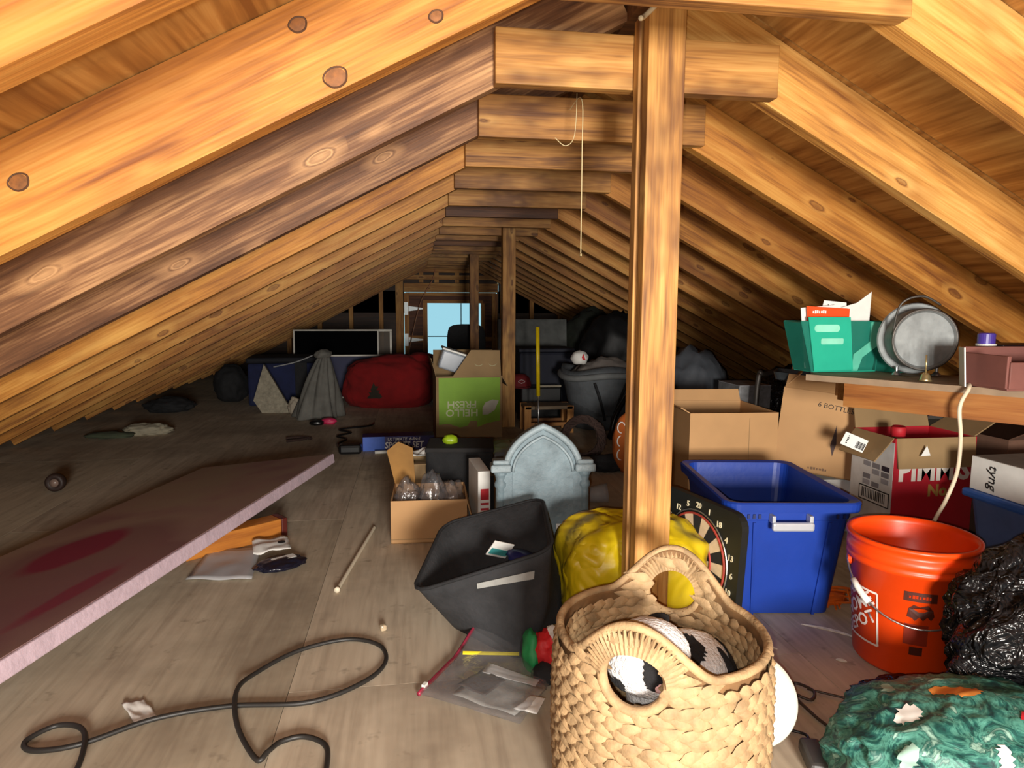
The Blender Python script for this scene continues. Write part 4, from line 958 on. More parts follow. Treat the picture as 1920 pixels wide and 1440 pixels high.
marks('title', 0.05, 0.010, WHITE, ob, (-0.085, -0.0006, 0.176))
sheet_up('white_booklet', [(-0.12, 0.0), (0.0, 0.0), (-0.02, 0.198), (-0.145, 0.188)], 1.928, WHITE, 'white booklet behind the orange booklet', 'booklet')
sheet_up('white_sheet', [(-0.02, 0.0), (0.105, 0.0), (0.11, 0.24), (0.06, 0.205), (0.005, 0.190), (-0.04, 0.20)], 1.938, WHITE, 'white paper sheet with raised corner in the magazine file', 'paper')
sheet_up('white_sheet', [(-0.10, 0.0), (0.05, 0.0), (0.03, 0.205), (-0.05, 0.212)], 1.950, WHITE, 'white paper sheet at the back of the magazine file', 'paper')
t2 = thing('low_file', 'low teal file tray behind the magazine file on the shelf', 'file tray', (1.52, 1.90, SZ), (0, 0, 0.2))
lf = MB()
for c, d in (((0, -0.04, 0.03), (0.11, 0.003, 0.06)), ((0, 0.04, 0.03), (0.11, 0.003, 0.06)), ((-0.055, 0, 0.03), (0.003, 0.08, 0.06)), ((0.055, 0, 0.03), (0.003, 0.08, 0.06)), ((0, 0, 0.0015), (0.11, 0.08, 0.003))): lf.box(c, d)
obj('tray', lf, TEALT, t2); obj('card', MB().box((-0.02, 0.0, 0.055), (0.05, 0.004, 0.085), Matrix.Rotation(0.3, 4, 'X')), M('dark_card', (50, 54, 56)), t2)
dr = thing('metal_drum', 'galvanised metal flue cap standing on its edge on the shelf', 'flue cap', (1.485, 1.765, SZ), (0, 0, math.radians(-18)))
dr.scale = (1.1, 1.1, 1.1)
rot = lambda v: Vector((v.x, -v.z, v.y+0.098))
obj('flange', MB().lathe([(0, 0), (0.094, 0), (0.097, 0.004), (0.094, 0.008), (0, 0.008)], 48, lambda v: rot(v-Vector((0, 0, 0.05)))), GALV, dr, smooth=False)
obj('drum', MB().lathe([(0.080, -0.045), (0.080, 0.018), (0.076, 0.02), (0.072, 0.014), (0.0, 0.012)], 48, rot), GALV, dr, smooth=False)
obj('bead', MB().tube([rot(Vector((0.079*math.cos(q), 0.079*math.sin(q), 0.017))) for q in [2*PI*i/48 for i in range(48)]], 0.004, 6, True), M('dark_metal', (96, 92, 88), 0.5, metal=0.6), dr, smooth=True)
obj('bail', MB().tube(crv([(-0.078, -0.01, 0.11), (-0.07, -0.03, 0.19), (-0.02, -0.03, 0.212), (0.03, -0.02, 0.19)], 8), 0.003, 6), M('dark_metal', (0, 0, 0)), dr, smooth=True)
for x in (-0.05, 0.05): obj('foot', MB().lathe([(0, 0), (0.012, 0), (0.010, 0.004), (0.004, 0.010), (0.004, 0.022), (0, 0.022)], 12), GREYM, dr, (x, 0.02, 0))
be = thing('hand_bell', 'small brass hand bell on the shelf edge', 'bell', (1.395, 1.635, SZ))
BRS = M('tarnished_brass', (196, 176, 128), 0.3, 0.2, metal=0.8)
obj('bell', MB().lathe([(0.0, 0.022), (0.006, 0.022), (0.011, 0.016), (0.013, 0.006), (0.018, 0.0), (0.015, 0.0), (0.0, 0.004)], 24), BRS, be, smooth=True)
obj('stem', MB().tube([(0, 0, 0.02), (-0.002, 0, 0.072)], lambda q: 0.003-0.001*q, 8), BRS, be, smooth=True)
rb = thing('red_crate', 'dull red wooden crate lined with red cloth at the right end of the shelf', 'crate', (1.545, 1.47, SZ), (0, 0, math.radians(-4)))
RBM = M('dull_red_wood', (120, 74, 66), 0.7, 0.15, 10); c = MB()
W_, D_ = 0.24, 0.15
for ct, dd, nm in (((0, -D_/2, 0.038), (W_, 0.010, 0.065), 'front'), ((0, D_/2, 0.05), (W_, 0.010, 0.10), 'back'), ((-W_/2, 0, 0.045), (0.010, D_, 0.08), 'side'), ((W_/2, 0, 0.045), (0.010, D_, 0.08), 'side'), ((0, 0, 0.004), (W_, D_, 0.008), 'bottom')):
    obj(nm+'_board', MB().box(ct, dd, bev=0.002), RBM, rb)
obj('lining', MB().box((0, 0, 0.035), (W_-0.02, D_-0.02, 0.05), bev=0.01), M('red_lining', (150, 16, 28), 0.7), rb)
jr = thing('jar', 'dark jar with purple cap and white ring behind the red crate', 'jar', (1.545, 1.605, SZ))
obj('glass', MB().lathe([(0, 0), (0.026, 0), (0.028, 0.01), (0.028, 0.085), (0.020, 0.098), (0, 0.098)], 24), M('dark_glass', (48, 18, 22), 0.2), jr, smooth=True)
obj('neck_ring', MB().lathe([(0, 0.098), (0.024, 0.098), (0.024, 0.104), (0, 0.104)], 24), WHITEP, jr); obj('cap', MB().lathe([(0, 0.104), (0.021, 0.104), (0.021, 0.130), (0.018, 0.133), (0, 0.133)], 24), M('purple_plastic', (76, 58, 150), 0.35), jr, smooth=False)
mb_ = thing('maroon_box', 'dark maroon box lying behind the jar on the shelf', 'box', (1.70, 1.62, SZ), (0, 0, -0.3)); obj('carton', MB().box((0, 0, 0.045), (0.20, 0.12, 0.09), bev=0.003), M('maroon', (50, 20, 22), 0.5), mb_); obj('lid', MB().box((0, 0, 0.095), (0.206, 0.126, 0.014), bev=0.003), M('maroon2', (36, 16, 20), 0.4), mb_)
wc = obj('white_card', MB().box((0, 0, 0.05), (0.003, 0.05, 0.10)), WHITE, None, (1.392, 1.49, SZ), (0.0, -0.08, -0.5)); wc.location = (1.410, 1.525, SZ); tag(wc, 'white card standing against the red crate', 'card')
hc = obj('ivory_cable', MB().tube(crv([(1.425, 1.52, 0.654), (1.400, 1.495, 0.645), (1.375, 1.49, 0.60), (1.385, 1.49, 0.52), (1.392, 1.50, 0.43), (1.385, 1.52, 0.35), (1.37, 1.545, 0.26), (1.36, 1.56, 0.10), (1.37, 1.58, 0.006), (1.42, 1.62, 0.006)], 8), 0.005, 8), M('ivory_cord', (222, 206, 178), 0.6), None, smooth=True); tag(hc, 'ivory cord hanging from the shelf behind the orange bucket', 'cord')

# ---------------------------------------------------------------- right side boxes
ob1 = carton('cardboard_box', 'wide open cardboard box standing behind the blue tote', 'box', (1.205, 2.49, 0), (0, 0, math.radians(-3)), (0.345, 0.33, 0.455), CARD, [('b', 0.05, 20), ('l', 0.04, 60)])
obj('crease', MB().box((0.06, -0.1655, 0.22), (0.002, 0.001, 0.43)), CARD_D, ob1)
wbx = carton('white_carton', 'plain white carton on the floor under the large bottle carton', 'box', (1.575, 2.43, 0), (0, 0, math.radians(-6)), (0.34, 0.34, 0.20), WHITE, [('f', 0.16, -90), ('b', 0.16, -90)])
panel('edge_board', [(-0.18, 0.03), (0.18, 0.03), (0.18, 0.045), (-0.18, 0.045)], 0.002, M('grey_edge', (176, 178, 176)), wbx, (0, -0.1725, 0))
bb1 = carton('bottle_carton', 'large tilted cardboard bottle carton with torn flap on the white carton', 'box', (1.565, 2.39, 0.208), (math.radians(0), math.radians(5), math.radians(-34)), (0.275, 0.25, 0.315), CARD, [('f', 0.06, -35), ('r', 0.13, 75), ('l', 0.08, -40), ('b', .1, 30)])
bb1.location.z = 0.222
face_text('lettering', '6 BOTTLES', 0.026, INK, bb1, (0.05, -0.1258, 0.262), rot=(PI/2, 0.1, 0), ext=0.0005)
panel('torn_slot', [(0.05, 0.12), (0.062, 0.20), (0.07, 0.13), (0.062, 0.08)], 0.001, M('slot_dark', (66, 40, 34)), bb1, (0, -0.1262, 0))
marks('faded_print', 0.07, 0.010, M('faded_ink', (120, 88, 60)), bb1, (0.02, -0.1258, 0.022))
lb = obj('barcode_tag', MB().box((0, 0, 0), (0.075, 0.001, 0.045)), WHITE, None, (1.535, 2.085, 0.345), (0, 0.38, -0.45)); tag(lb, 'white barcode tag stuck out from the bottle carton', 'tag')
lb.location = (1.47, 2.015, 0.400)
for i in range(9): obj('bar', MB().box((0.008+0.0032*i, -0.0008, -0.004), (0.0014+0.0008*(i % 3), 0.0006, 0.024)), INK, lb)
marks('print', 0.03, 0.006, INK, lb, (-0.022, -0.0008, 0.0), (PI/2, PI/2, 0), 5)
tr2 = obj('black_tray', MB().loft([rrect(0.22, 0.16, 0.02, 4, 0), rrect(0.24, 0.18, 0.02, 4, 0.03), rrect(0.23, 0.17, 0.02, 4, 0.03), rrect(0.21, 0.15, 0.02, 4, 0.004)], True, True), M('dark_tray', (52, 58, 62), 0.5), None, (1.54, 2.42, 0.565), (0, 0.05, -0.6)); tag(tr2, 'dark grey tray lying on top of the bottle carton', 'tray')
cr = obj('crumpled_tissue', blob_mesh('crumpled_tissue', (0.04, 0.035, 0.035), 91, 0.3, 2, 3, 0.4), WHITE, None, (1.60, 2.40, 0.576)); tag(cr, 'crumpled white tissue on the dark tray', 'tissue')
# red drinks box
PW = M('pimm_white', (226, 216, 206), 0.5)
pb = carton('red_carton', 'red drinks carton with cut off white lettering behind the orange bucket', 'box', (1.71, 2.04, 0), (0, 0, math.radians(0)), (0.30, 0.21, 0.425), M('red_board', (176, 30, 44), 0.5, 0.08), [('f', 0.10, 172, None, CARD_D), ('l', 0.10, 140, None, CARD_D), ('b', 0.10, 15, None, CARD_D), ('r', 0.09, 60, None, CARD_D)])
face_text('lettering', "PIMM'S", 0.094, PW, pb, (0.0, -0.1056, 0.312), bold=0.0035, sx=0.95)
face_text('lettering', 'No1', 0.055, M('gold_ink', (168, 130, 70), .5), pb, (0.03, -0.1056, 0.245), bold=0.002)
panel('white_scrap', [(-0.075, 0.37), (-0.04, 0.372), (-0.055, 0.405)], 0.001, WHITE, pb, (0, -0.130, 0))
sd = obj('printed_side', MB().box((-0.1508, 0, 0.21), (0.0012, 0.208, 0.40)), M('dull_white', (206, 202, 198), .6), pb)
for i in range(4):
    for j in range(3):
        if (i*7+j*3) % 4 != 1: obj('print_block', MB().box((-0.1518, -0.07+0.045*j, 0.315-0.022*i), (0.001, 0.036, 0.017)), M('print_%d' % ((i+j) % 3), ((40, 34, 50), (120, 116, 120), (150, 146, 150))[(i+j) % 3]), sd)
obj('barcode_frame', MB().box((-0.1518, -0.02, 0.21), (0.001, 0.15, 0.052)), INK, sd); obj('barcode_ground', MB().box((-0.1524, -0.02, 0.21), (0.001, 0.142, 0.044)), M('dull_white', (0, 0, 0)), sd)
for i in range(14): obj('bar', MB().box((-0.1530, -0.075+0.0085*i, 0.212), (0.001, 0.003+0.0015*(i % 2), 0.034)), INK, sd)
cn = obj('red_cap', MB().lathe([(0, 0), (0.022, 0), (0.024, 0.03), (0.018, 0.036), (0.016, 0.03), (0, 0.028)], 20), RED, None, (1.52, 2.11, 0.40), (0.5, -0.6, 0), smooth=True); cn.location = (1.665, 2.04, 0.40)
bt2 = thing('bottle', 'bottle with red cap standing in the red drinks carton', 'bottle', (1.62, 2.00, 0.005)); obj('glass', MB().lathe([(0, 0), (0.034, 0), (0.036, 0.01), (0.036, 0.27), (0.014, 0.34), (0.014, 0.42), (0, 0.42)], 20), M('green_glass', (70, 90, 60), 0.15), bt2, smooth=True)
cn.parent = bt2; cn.name = 'cap'; cn.location = (0, 0, 0.415); cn.rotation_euler = (0, 0, 0)
# white box lettered by hand on a blue storage tote
CT_ = M('blue_clear_plastic', (96, 122, 178), 0.3, 0.15, 8, alpha=0.85)
stt = thing('storage_tote', 'translucent blue storage tote under the hand lettered white box', 'tote', (1.855, 1.55, 0))
obj('body', MB().loft([rrect(0.30, 0.36, 0.03, 4, 0.002), rrect(0.36, 0.42, 0.03, 4, 0.28), rrect(0.35, 0.41, 0.03, 4, 0.28), rrect(0.29, 0.35, 0.03, 4, 0.008)], True, True), CT_, stt)
obj('lid', MB().box((0, 0, 0.293), (0.385, 0.445, 0.026), bev=0.008), M('blue_lid', (60, 106, 190), 0.35), stt)
obj('contents', MB().box((0, 0, 0.10), (0.26, 0.32, 0.17), bev=0.02), M('tan_contents', (150, 126, 96), 0.8, 0.3, 14), stt)
wb2 = thing('shoe_box', 'white box with handwritten lettering on the blue storage tote', 'box', (1.840, 1.555, 0.307))
obj('carton', MB().box((0, 0, 0.05), (0.33, 0.40, 0.10), bev=0.002), WHITE, wb2)
obj('dusty_top', MB().box((0, 0, 0.1008), (0.328, 0.398, 0.0016)), M('dusty_grey', (140, 130, 120), 0.8), wb2)
face_text('handwriting', 'tyng', 0.044, INK, wb2, (-0.1658, 0.12, 0.05), rot=(PI/2, PI/2, -PI/2), ext=0.0005, shear=0.2)
pl2 = carton('brown_carton', 'dark brown carton behind the white shoe box', 'box', (2.12, 2.03, 0), (0, 0, 0.05), (0.38, 0.26, 0.42), M('brown_board', (104, 74, 58), 0.8), [('f', 0.10, 60), ('b', 0.10, 20)])
fb2 = thing('flat_white_box', 'flat white printed box lying above the red carton', 'box', (2.07, 2.54, 0.398), (0, 0, -0.15)); obj('carton', MB().box((0, 0, 0.02), (0.34, 0.24, 0.04), bev=0.002), WHITE, fb2); marks('print', 0.12, 0.014, M('violet_ink', (80, 70, 130)), fb2, (0.07, -0.1208, 0.020))
pr = thing('plank_stack', 'pale boards lying under the flat white box', 'boards', (2.07, 2.56, 0)); 
for i, (y, z, w) in enumerate(((0, 0.385, 0.42), (0.03, 0.36, 0.52))): obj('board', MB().box((0, y, z), (w, 0.26, 0.022)), M('grey_board', (150, 140, 126), 0.8), pr)
obj('crate_below', MB().box((0, 0.02, 0.174), (0.40, 0.24, 0.348), bev=0.004), CARD_D, pr)
# heap behind the open box
def heap(name, label, cat, loc, rad, seed, mat, rotz=0, **k):
    o = obj(name, blob_mesh(name, rad, seed, **k), mat, None, loc, (0, 0, rotz)); return tag(o, label, cat)
heap('grey_duffel', 'grey nylon duffel just right of the near post', 'bag', (1.50, 3.45, 0), (0.20, 0.22, 0.32), 101, M('grey_nylon', (74, 78, 84), 0.5), amp=0.15, hard=0.2, flat=0.85)
h2 = thing('bin_bag', 'black bin bag with shiny folds behind the open cardboard box', 'bin bag', (1.99, 3.20, 0)); obj('bag', blob_mesh('bag', (0.24, 0.20, 0.27), 103, 0.2, 1.6, 4, 0.35, 3, flat=0.85), BINB, h2)
obj('white_scrap', MB().box((-0.05, -0.17, 0.41), (0.035, 0.002, 0.035), Matrix.Rotation(0.5, 4, 'Y')), WHITE, h2)
mg = thing('magazine', 'stack of grey magazines beside the shiny black bin bag', 'magazine', (1.60, 3.03, 0.0)); obj('stack', MB().box((0, 0, 0.24), (0.16, 0.22, 0.48), bev=0.004), M('magazine_paper', (120, 120, 122), 0.5, 0.3, 30), mg); obj('cover', MB().box((0, 0, 0.482), (0.16, 0.22, 0.004)), M('magazine_cover', (150, 150, 154), 0.3, 0.4, 20), mg)
fr = thing('clothes_rack', 'dark tubular frame standing by the bottle carton', 'frame', (1.55, 2.80, 0)); obj('tube', MB().tube(crv([(-0.01, 0, 0.006), (-0.01, 0, 0.40), (0.0, 0, 0.545), (0.02, 0, 0.55), (0.20, 0.1, 0.50), (0.22, 0.1, 0.006)], 6), 0.012, 8), M('dark_metal', (0, 0, 0)), fr, smooth=True)

# ---------------------------------------------------------------- middle distance, right of the pale post
GB = M('grey_canvas', (84, 88, 92), 0.8, 0.2, 12, 0.2, 60)
gb1 = thing('laundry_bin', 'large grey canvas laundry bin with black straps behind the near post', 'laundry bin', (1.33, 4.55, 0))
def oval(rx, ry, z, n=40, w=0.0): return [Vector((rx*math.cos(2*PI*i/n), ry*math.sin(2*PI*i/n), z+w*math.sin(6*PI*i/n))) for i in range(n)]
obj('canvas', MB().loft([oval(.20, .18, .003), oval(.22, .20, .04), oval(.27, .24, .30), oval(.30, .27, .385, w=.012), oval(.29, .26, .43, w=.02), oval(.27, .24, .40, w=.02), oval(.24, .21, .10)], True, True), GB, gb1, smooth=True)
obj('rolled_cuff', MB().tube(oval(.302, .272, .375, w=.014), 0.022, 8, True), M('light_canvas', (110, 112, 112), 0.85), gb1, smooth=True)
for a, b in ((-2.0, -1.75), (-1.25, -1.55)):
    obj('strap', MB().tube(crv([(.30*math.cos(a), .27*math.sin(a)-.005, .34), (.275*math.cos((a+b)/2), .25*math.sin((a+b)/2)-.012, .22), (.235*math.cos(b), .215*math.sin(b)-.012, .08)], 6), 0.009, 6), BLACK, gb1, smooth=True)
hp = thing('vacuum_hose', 'black curved hose leaning on the laundry bin', 'hose', (0, 0, 0)); obj('hose', MB().tube(crv([(1.44, 4.15, 0.33), (1.36, 4.10, 0.27), (1.28, 4.06, 0.16), (1.25, 4.05, 0.06), (1.25, 4.08, 0.016), (1.32, 4.10, 0.016)], 8), 0.016, 8), BLACKP, hp, smooth=True); obj('nozzle', MB().box((1.36, 4.10, 0.018), (0.10, 0.05, 0.036), bev=0.008), BLACKP, hp)
sk = thing('toy_figure', 'small white toy with red mouth on the laundry bin', 'toy', (1.14, 4.47, 0.455)); obj('body', blob_mesh('body', (0.055, 0.05, 0.05), 105, 0.15, 2, 3, .15), WHITE, sk); obj('mouth', MB().prism([(-0.005, 0.03), (0.03, 0.03), (0.015, 0.075)], 0.004, lambda v: v+Vector((0, -0.052, 0))), M('toy_red', (0, 0, 0)), sk)
tw = obj('towel', blob_mesh('towel', (0.22, 0.18, 0.16), 106, 0.15, 2, 4, 0.2), M('taupe_towel', (120, 112, 106), 0.9), None, (1.34, 4.55, 0.105)); tw.location.z = 0.19; tag(tw, 'taupe towel folded inside the laundry bin', 'towel')
heap('bin_bag', 'big black bin bag heaped behind the laundry bin', 'bin bag', (1.66, 5.28, 0), (0.30, 0.26, 0.41), 107, M('matt_bin_bag', (12, 12, 14), 0.6), amp=0.2, hard=0.25, flat=0.85)
heap('camouflage_bag', 'dark camouflage bag piled highest under the right roof slope', 'bag', (1.64, 5.95, 0), (0.27, 0.24, 0.44), 109, M('camouflage', (26, 30, 22), 0.8, 0.7, 10), amp=0.2, hard=0.2, flat=0.85)
heap('bin_bag', 'low black bin bag right of the laundry bin', 'bin bag', (2.06, 4.75, 0), (0.22, 0.26, 0.26), 111, M('matt_bin_bag', (0, 0, 0)), amp=0.2, hard=0.25, flat=0.85)
nb = thing('navy_locker', 'navy trunk standing behind the yellow stick', 'trunk', (1.02, 5.15, 0)); obj('body', MB().box((0, 0, 0.25), (0.42, 0.30, 0.50), bev=0.02), M('navy_board', (22, 26, 44), 0.7), nb); obj('lid', MB().box((0, 0, 0.515), (0.44, 0.32, 0.03), bev=0.01), M('navy_board2', (30, 32, 46), 0.7), nb)
gp = thing('stained_sheet', 'grey stained board leaning behind the navy trunk', 'board', (1.05, 5.75, 0), (math.radians(-6), 0, 0)); obj('board', MB().box((0, 0, 0.37), (0.62, 0.02, 0.74), bev=0.004), M('grey_stain', (92, 94, 92), 0.8, 0.4, 6), gp); obj('grommet', MB().tube([(-0.24+0.02*math.cos(q), -0.012, 0.70+0.02*math.sin(q)) for q in [2*PI*i/16 for i in range(16)]], 0.005, 6, True), GREYM, gp)
bcs = thing('black_crate', 'black case standing behind the wooden stool', 'case', (0.93, 4.85, 0)); obj('body', MB().box((0, 0, 0.13), (0.30, 0.20, 0.26), bev=0.01), BLACKP, bcs); obj('pale_edge', MB().box((0.07, -0.08, 0.268), (0.16, 0.02, 0.014)), M('pale_edge', (150, 140, 120)), bcs)
rcap = thing('baseball_cap', 'dark red baseball cap on the black case', 'cap', (0.78, 4.82, 0.262)); obj('crown', MB().lathe([(0.085, 0), (0.084, 0.03), (0.07, 0.07), (0.04, 0.09), (0, 0.095)], 24), M('cap_red', (110, 18, 24), 0.8), rcap, smooth=True); obj('brim', MB().prism([(-0.07, -0.03), (0.07, -0.03), (0.06, -0.12), (0, -0.145), (-0.06, -0.12)], 0.006, lambda v: Vector((v.x, v.z, v.y+0.002))), M('cap_red', (0, 0, 0)), rcap); obj('emblem', MB().tube([(0.018*math.cos(q)+0.006*math.cos(3*q), -0.086, 0.045+0.014*math.sin(q)) for q in [2*PI*i/24 for i in range(24)]], 0.003, 5, True), M('emblem_white', (180, 150, 150)), rcap)
ystk = thing('yellow_stick', 'yellow handled stick with thin silver rod standing upright', 'stick', (0.80, 4.20, 0.0), (math.radians(2), 0, 0)); obj('handle', MB().tube([(0, 0, 0.275), (-0.012, 0, 0.72)], 0.013, 10), M('yellow_grip', (232, 200, 20), 0.4), ystk, smooth=True); obj('rod', MB().tube([(0.006, 0, 0.003), (0, 0, 0.28)], 0.005, 8), GREYM, ystk, smooth=True)
stl = thing('wooden_stool', 'low wooden step stool under the yellow stick', 'stool', (0.905, 4.44, 0))
obj('seat', MB().box((0, 0, 0.172), (0.33, 0.20, 0.024), bev=0.004), M('grey_wood_seat', (120, 104, 84), 0.8), stl)
for x in (-0.135, 0.135):
    for y in (-0.085, 0.085): obj('leg', MB().box((0, 0, 0), (0.185, 0.03, 0.045)), PINE, stl, (x*1.08, y, 0.0925), (0, PI/2, 0), color=(.8, .7, .6))
for y in (-0.085, 0.085): obj('stretcher', MB().box((0, 0, 0), (0.25, 0.015, 0.025)), PINE, stl, (0, y, 0.06), color=(.6, .5, .42))
wrm = MB()
for k in range(14):
    a0 = random.uniform(0, 6.28)
    wrm.tube([((0.105+0.02*math.sin(5*q+k))*math.cos(q), 0.016*math.sin(3*q+k*1.3), (0.105+0.02*math.sin(5*q+k))*math.sin(q)+0.13) for q in [a0+2*PI*i/30 for i in range(30)]], 0.007, 5, True)
wre = thing('twig_wreath', 'dark twig wreath leaning behind the tombstone', 'wreath', (0.93, 3.50, 0), (math.radians(-14), 0, 0)); obj('twigs', wrm, M('dark_twig', (58, 40, 34), 0.9), wre, kind='stuff')
blk2 = heap('black_pouch', 'black pouch lying in front of the twig wreath', 'pouch', (1.00, 3.30, 0), (0.12, 0.07, 0.045), 113, BLACK, amp=0.2, hard=0.15)
op = thing('orange_pillow', 'rusty orange patterned pillow standing half behind the near post', 'pillow', (1.135, 3.25, 0)); obm = blob_mesh('cushion', (0.12, 0.05, 0.165), 115, 0.08, 1.5, 4, 0.05, flat=0.9, sq=.8); obj('cushion', obm, M('rust_cloth', (170, 84, 22), 0.85), op); 
for z in (0.10, 0.17, 0.24): obj('white_motif', MB().tube([(-0.09+0.02*math.cos(q), -0.046+0.012, z+0.028*math.sin(q)) for q in [2*PI*i/14 for i in range(14)]], 0.003, 5, True), WHITE, op)
cup = obj('clear_cup', MB().lathe([(0, 0.002), (0.03, 0.002), (0.04, 0.09), (0.042, 0.09), (0.032, 0.0), (0, 0.0)], 20), M('cup_plastic', (200, 200, 200), 0.1, 0.05, alpha=0.35), None, (0.735, 2.72, 0.034), (math.radians(80), 0, 1.2), smooth=True); cup.location.z = 0.043; tag(cup, 'clear plastic cup lying on the floor right of the tombstone', 'cup')

# ---------------------------------------------------------------- far end
chr_ = thing('office_chair', 'black office chair back seen against the gable window', 'chair', (0.56, 6.95, 0))
obj('backrest', MB().prism(chaikin([(-0.20, 0.28), (0.20, 0.28), (0.20, 0.62), (0.13, 0.66), (-0.13, 0.66), (-0.20, 0.62)], 2) and [(p.x, p.y) for p in chaikin([Vector(q+(0,)) for q in [(-0.20, 0.28), (0.20, 0.28), (0.20, 0.60), (0.14, 0.66), (-0.14, 0.66), (-0.20, 0.60)]], 2)], 0.06), BLACK, chr_)
obj('seat', MB().box((0, 0.25, 0.26), (0.42, 0.42, 0.07), bev=0.02), BLACK, chr_); obj('column', MB().lathe([(0.025, 0.05), (0.025, 0.23)], 12, cap=True), BLACKP, chr_, (0, 0.25, 0))
for k in range(5):
    a = 2*PI*k/5+.3; obj('leg', MB().tube([(0, 0.25, 0.06), (0.24*math.cos(a), 0.25+0.24*math.sin(a), 0.018)], 0.016, 6), BLACKP, chr_)
RC = M('dark_red_fleece', (122, 8, 10), 0.95, 0.2, 8)
rmesh = blob_mesh('fleece', (0.36, 0.20, 0.235), 121, 0.12, 1.6, 5, 0.10, 2.2, flat=0.8, sq=0.75)
rf = thing('red_blanket', 'heap of dark red fleece blanket on the floor under the window', 'blanket', (-0.19, 5.75, 0)); obj('fleece', rmesh, RC, rf); obj('dark_motif', patch(rmesh, None, lambda c: c.y < 0 and abs(c.x+0.12) < 0.055*(1-max(0, c.z-0.10)/0.12) and 0.09 < c.z < 0.2, 0.004), M('dark_green_print', (40, 34, 22), 0.9), rf, smooth=True)
obj('raised_fold', blob_mesh('raised_fold', (0.12, 0.10, 0.05), 123, 0.2, 2, 3, .1), RC, rf, (0.26, 0.02, 0.36))
def pframe(name, label, cat, loc, rot, w, h, t, fm, pm_):
    e = thing(name, label, cat, loc, rot)
    obj('panel', MB().box((0, 0, h/2), (w-0.01, 0.008, h-0.01)), pm_, e)
    for c, d in (((0, 0, h-t/2), (w, 0.022, t)), ((0, 0, t/2), (w, 0.022, t)), ((-w/2+t/2, 0, h/2), (t, 0.022, h-2*t)), ((w/2-t/2, 0, h/2), (t, 0.022, h-2*t))): obj('frame_bar', MB().box(c, d, bev=0.002), fm, e)
    return e
BKP = M('black_panel', (6, 6, 7), 0.9, 0.2, spec=0.05); WF = M('white_frame', (214, 208, 196), 0.5)
pframe('framed_panel', 'large black panel with thin white frame leaning at the far left', 'framed panel', (-0.72, 6.55, 0), (math.radians(-5), 0, 0), 0.80, 0.62, 0.014, WF, BKP)
pframe('window_screen', 'white framed window screen behind the large black panel', 'screen', (-0.42, 6.75, 0), (math.radians(-4), 0, 0), 0.44, 0.615, 0.022, WF, M('screen_mesh', (120, 110, 100), 0.7, alpha=0.45))
pframe('framed_panel', 'navy panel with rounded pale frame in front of the black panel', 'framed panel', (-0.50, 6.24, 0), (math.radians(-4), 0, 0), 0.56, 0.40, 0.016, WF, M('navy_panel', (26, 30, 74), 0.6))
bt3 = thing('blue_chest', 'dark blue cloth covered trunk at the far left', 'trunk', (-1.08, 6.05, 0), (0, 0, 0.1)); obj('body', MB().box((0, 0, 0.18), (0.62, 0.40, 0.36), bev=0.02), M('dark_blue_cloth', (18, 27, 66), 0.85, 0.3), bt3); obj('black_cover', MB().box((0.02, 0, 0.385), (0.68, 0.44, 0.05), bev=0.02), M('black_cover', (14, 15, 24), 0.8), bt3); obj('black_strap', MB().box((0.12, -0.204, 0.19), (0.10, 0.012, 0.36), bev=0.004), BLACK, bt3)
obj('pale_cord', MB().tube(crv([(-0.10, -0.21, 0.33), (0.08, -0.225, 0.37), (0.22, -0.23, 0.425)], 6), 0.006, 6), M('pale_cord', (150, 150, 150)), bt3, smooth=True)
dk = thing('black_bag', 'black bag tucked under the left roof slope beside the blue trunk', 'bag', (-1.60, 6.2, 0)); obj('bag', blob_mesh('bag', (0.13, 0.15, 0.17), 125, 0.15, 2, 4, .15, flat=.85), BLACK, dk)
wd = obj('foam_wedge', MB().prism([(-0.155, 0.10), (-0.09, 0.0), (0.17, 0.0), (0.10, 0.075), (-0.075, 0.385)], 0.05), M('grey_fleck_foam', (150, 142, 124), 0.9, 0.25, 40, .3, 80), None, (-1.09, 5.44, 0.0), (math.radians(-8), 0, 0)); tag(wd, 'grey flecked foam wedge leaning on the blue trunk', 'foam wedge')
jk = thing('grey_jacket', 'grey jacket draped in a cone shape on the floor at far left', 'jacket', (-0.68, 5.20, 0))
def jf(u, v):
    a = u*2*PI; r = 0.20*(1-v)**0.75+0.035; k = 1+0.16*math.sin(5*a+3*v)*(1-v*.5)+0.10*math.sin(11*a)
    return Vector((r*k*math.cos(a)*0.72+0.02*v*v-0.04*(1-v), r*k*math.sin(a)*0.7, 0.004+0.47*v))
obj('cloth', MB().grid(jf, 60, 20, cu=True), M('grey_jacket_cloth', (104, 102, 96), 0.85, 0.25, 10), jk, smooth=True, solid=0.008)
obj('hood', blob_mesh('hood', (0.06, 0.05, 0.035), 127, 0.2, 2, 3, .2), M('grey_jacket_cloth', (0, 0, 0)), jk, (0.01, 0, 0.45))
for i, (x, w, c, lab) in enumerate(((-0.545, 0.05, (176, 172, 176), 'pale grey book standing beside the grey jacket'), (-0.485, 0.045, (110, 30, 34), 'dark red book standing between two pale books'), (-0.415, 0.07, (168, 130, 118), 'dusty pink book standing next to the red blanket'))):
    b_ = thing('book', lab, 'book', (x+0.0, 5.99, 0), group='books by the red blanket'); obj('cover', MB().box((0, 0.08, 0.13), (w, 0.17, 0.26), bev=0.003), M('book_%d' % i, c, 0.6), b_); obj('pages', MB().box((0, 0.08, 0.261), (w-0.01, 0.155, 0.004)), WHITE, b_)
tis = heap('white_cloth', 'small white cloth between the wedge and the grey jacket', 'cloth', (-0.915, 5.36, 0), (0.045, 0.04, 0.07), 129, M('cream_cloth', (170, 158, 140), 0.9), amp=0.25, hard=0.3)
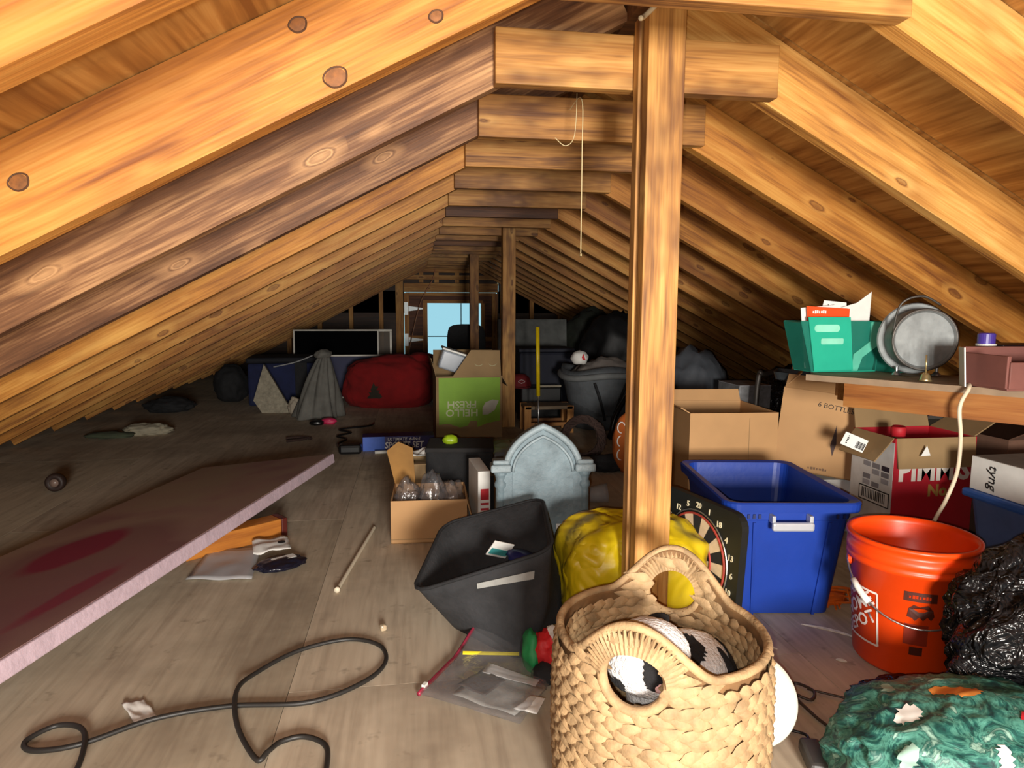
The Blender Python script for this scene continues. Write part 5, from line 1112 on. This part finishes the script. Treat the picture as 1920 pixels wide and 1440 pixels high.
ptoy = thing('pink_toy', 'tiny pink and black toy on the floor before the grey jacket', 'toy', (-0.63, 4.86, 0)); obj('pink_body', blob_mesh('pink_body', (0.05, 0.035, 0.025), 131, 0.2, 2, 3, .2), M('hot_pink', (200, 44, 90), 0.5), ptoy, (0.03, 0.02, 0)); obj('black_part', blob_mesh('black_part', (0.045, 0.03, 0.02), 132, 0.2, 2, 3, .2), BLACKP, ptoy, (-0.05, -0.01, 0))
rag = thing('torn_cloth', 'torn pale and green cloth on the floor near the left slope', 'cloth', (-1.82, 4.60, 0)); obj('pale_piece', blob_mesh('pale_piece', (0.13, 0.07, 0.035), 133, 0.25, 2, 4, .35), M('pale_rag', (150, 142, 122), 0.9), rag, (0.08, 0.05, 0)); obj('green_piece', blob_mesh('green_piece', (0.12, 0.05, 0.02), 134, 0.25, 2, 3, .35), M('green_rag', (64, 70, 52), 0.9), rag, (-0.10, -0.06, 0))
heap('dark_cloth', 'black cloth lump on the floor near the left slope', 'cloth', (-1.92, 5.62, 0), (0.16, 0.10, 0.06), 135, BLACK, amp=0.25, hard=0.3)
tw_ = obj('twig', MB().tube(crv([(-0.80, 4.33, .008), (-0.72, 4.35, .010), (-0.64, 4.31, .008)], 5), 0.008, 6).tube(crv([(-0.78, 4.24, .008), (-0.70, 4.28, .009), (-0.66, 4.32, .012)], 5), 0.008, 6), M('dark_twig', (0, 0, 0)), None); tag(tw_, 'forked dark twig lying on the middle floor', 'twig')

# ---------------------------------------------------------------- cords overhead
fx = thing('light_pull', 'thin pull cord with bead hanging beside the near post', 'pull cord', (0.455, 2.06, 1.46))
obj('string', MB().tube(crv([(0, -0.12, -0.05), (0.001, -0.25, -0.06), (0.003, -0.255, -0.2), (0.004, -0.255, -0.465)], 6), 0.0013, 6), M('pull_string', (214, 196, 150), 0.7), fx); obj('bead', MB().lathe([(0, 0), (0.004, 0.002), (0.004, 0.008), (0, 0.011)], 10), BRS, fx, (0.004, -0.255, -0.475))
obj('slack_string', MB().tube(crv([(0.0, -0.20, -0.03), (-0.005, -0.20, -0.14), (-0.03, -0.20, -0.17), (-0.06, -0.20, -0.15)], 6), 0.001, 5), M('pull_string', (0, 0, 0)), fx)
wv = obj('white_wire', MB().tube(crv([(0.475, 1.40, 1.442), (0.49, 1.42, 1.455), (0.525, 1.425, 1.492), (0.535, 1.40, 1.52), (0.545, 1.30, 1.55)], 8), 0.0055, 8), M('ivory_wire', (224, 210, 176), 0.5), None, smooth=True); tag(wv, 'ivory wire lying over the top of the near post', 'wire')
dw = obj('hanging_wire', MB().tube(crv([(0.33, 9.2, 1.40), (0.28, 9.15, 1.2), (0.12, 9.1, 0.9), (0.0, 9.0, 0.45), (-0.06, 8.9, 0.15), (-0.06, 8.9, 0.006)], 8), 0.006, 6), M('copper_wire', (200, 140, 104), 0.5), None, smooth=True); tag(dw, 'thin coppery wire hanging in front of the gable door', 'wire')
